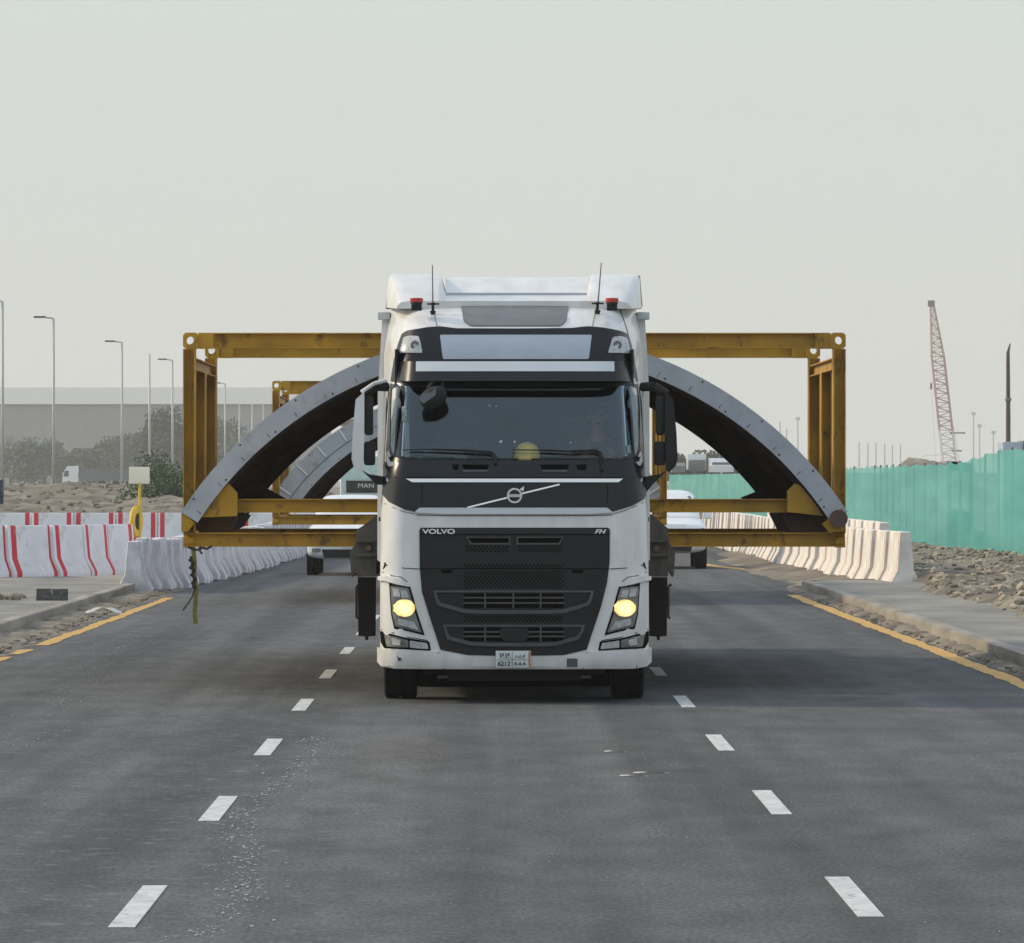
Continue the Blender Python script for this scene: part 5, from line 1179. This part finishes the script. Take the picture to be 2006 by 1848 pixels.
# ------------------------------------------------------------------ warehouse
Yw = 2000; kw = Yw / F
WH = thing('warehouse', (PX(300, Yw), Yw, 0), 'long grey warehouse with a pale roof band, hazy behind trees on the left', 'building')
xl, xr = (-90 - 300) * kw, (640 - 300) * kw; ze = H + (935 - 794) * kw; zr = H + (935 - 758) * kw
G().box(xl, xr, 0, 60, 0, ze).build('wall', 'wall', WH)
G().add([(xl, -.6, ze + .35), (xr, -.6, ze + .35), (xr, 14, zr), (xl, 14, zr), (xl, 60, zr), (xr, 60, zr), (xl, 60, ze + .35), (xr, 60, ze + .35)], [(0, 1, 2, 3), (3, 2, 5, 4), (0, 3, 4, 6), (1, 7, 5, 2), (0, 6, 7, 1)]).build('roof', 'roofband', WH)
G().box(xl, xr, -.7, -.1, ze - .25, ze + .35).build('gutter', 'edge', WH)
g = G()
for i in range(26): g.box(xl + 4.7 * i, xl + 4.7 * i + .2, -.12, 0, 0, ze - .3)
g.build('pilasters', 'wall', WH)
G().box((12 - 300) * kw, (27 - 300) * kw, -1.2, -.1, H + (935 - 868) * kw, H + (935 - 856) * kw).build('wall_unit', 'edge', WH)

# ------------------------------------------------------------------ trees
def make_tree(loc, h, wd, label, m='leaf', n=2600, leaf=.2, group='dusty trees in front of the warehouse', trunk=.3, lobes=9, low=.25):
    rnd_ = random.Random(hash((round(loc[0] * 7), round(loc[1] * 3))) & 0xffff)
    t = thing('tree', loc, label, 'tree', group)
    g = G(); g.tube((0, 0, 0), (.1, 0, h * .4), .16 * trunk / .3, .1, n=8)
    for _ in range(6):
        a = rnd_.uniform(0, 6.28); r_ = wd * rnd_.uniform(.2, .38); g.tube((.1, 0, h * .35), (r_ * math.cos(a), r_ * math.sin(a), h * rnd_.uniform(.6, .85)), .08, .03, n=6)
    g.build('trunk', 'bark', t)
    L_ = [(rnd_.gauss(0, wd * .24), rnd_.gauss(0, wd * .22), h * (low + (1 - low) * rnd_.uniform(.15, .82)), rnd_.uniform(.16, .3) * wd) for _ in range(lobes)]
    g = G()
    for _ in range(n):
        cx, cy, cz, r_ = rnd_.choice(L_); v = Vector((rnd_.gauss(0, 1), rnd_.gauss(0, 1), rnd_.gauss(0, .8))); v = v.normalized() * r_ * rnd_.uniform(.45, 1.12)
        p = Vector((cx, cy, max(h * low * .6, min(h, cz + v.z)))) + Vector((v.x, v.y, 0))
        a = Vector((rnd_.uniform(-1, 1), rnd_.uniform(-1, 1), rnd_.uniform(-1, 1))).normalized() * leaf; b = a.orthogonal().normalized() * leaf * rnd_.uniform(.5, .9)
        g.add([p - a - b * .4, p + b, p + a - b * .2, p - b], [(0, 1, 2, 3)])
    g.build('crown', m, t, fix=False); return t
TREES = [(20, 640, 905-40, 4.2, 'low dusty tree at the left edge before the warehouse'), (62, 620, 858, 5, 'rounded dusty tree between the first two lamp posts'), (88, 650, 862, 4.5, 'dusty tree directly left of the second lamp post'),
 (120, 660, 895, 3.6, 'small tree right of the second lamp post, above the white lorry'), (170, 600, 880, 4, 'dusty tree behind the white lorry'), (205, 610, 856, 5, 'wide dusty tree left of the third lamp post'), (236, 640, 850, 4.2, 'tree directly behind the third lamp post'),
 (262, 620, 838, 4.4, 'tall dusty tree right of the third lamp post'), (285, 660, 866, 4, 'darker tree behind the bare grey pole'), (310, 560, 812, 4.4, 'tall loose tree left of the ochre frame'), (331, 540, 790, 3.6, 'tallest tree, directly left of the ochre frame'), (352, 560, 830, 3.6, 'tree half behind the left posts of the ochre frame'),
 (432, 640, 815, 4.2, 'dusty tree inside the ochre frame, nearest its left posts'), (458, 660, 850, 4.5, 'dusty tree seen through the frame, by its lamp post'), (490, 640, 868, 4.5, 'low tree seen through the frame, left of the arch'), (525, 660, 880, 4, 'low tree seen through the frame above the grey arch')]
for px, Y, yt, wd, lab in TREES:
    Y *= 2; make_tree((PX(px, Y), Y, 0), PZ(yt, Y), wd * 2.2, lab, n=2400, leaf=.36, trunk=.6, lobes=13, low=.12)
for px, Y, yt, wd, lab in ((1345, 760, 884, 5, 'low hazy tree beyond the embankment, next to the right mirror'), (1378, 770, 890, 5, 'hazy tree behind the box truck on the embankment'), (1418, 760, 886, 5, 'hazy tree behind the white van on the embankment')):
    make_tree((PX(px, Y), Y, 0), PZ(yt, Y), wd, lab, group='hazy trees beyond the embankment', n=1200, leaf=.28)
make_tree((PX(318, 262), 262, .2), 3.0, 2.6, 'green bush on the heap left of the ochre frame', 'leaf2', n=2600, leaf=.07, group='green bushes left of the frame', low=.02)
make_tree((PX(338, 255), 255, .2), 2.3, 2.2, 'lower green bush touching the ochre frame post', 'leaf2', n=2000, leaf=.07, group='green bushes left of the frame', low=.02)
make_tree((PX(228, 280), 280, .4), 1.5, 1.6, 'small pale bush left of the cream sign board', 'leaf', n=900, leaf=.07, group='green bushes left of the frame', low=.02)

# ------------------------------------------------------------------ haze
hz = bpy.data.materials.new('haze'); hz.use_nodes = True; t = hz.node_tree
for n_ in list(t.nodes):
    if n_.type != 'OUTPUT_MATERIAL': t.nodes.remove(n_)
pv = t.nodes.new('ShaderNodeVolumePrincipled'); pv.inputs['Color'].default_value = (.93, .95, .93, 1); pv.inputs['Density'].default_value = HAZE; pv.inputs['Anisotropy'].default_value = .0
t.links.new(pv.outputs[0], t.nodes['Material Output'].inputs['Volume'])
o = G().box(-1520, 1520, -40, 3120, -1.1, 75).build('haze', hz); tag(o, 'dusty haze over the whole site', kind='stuff')
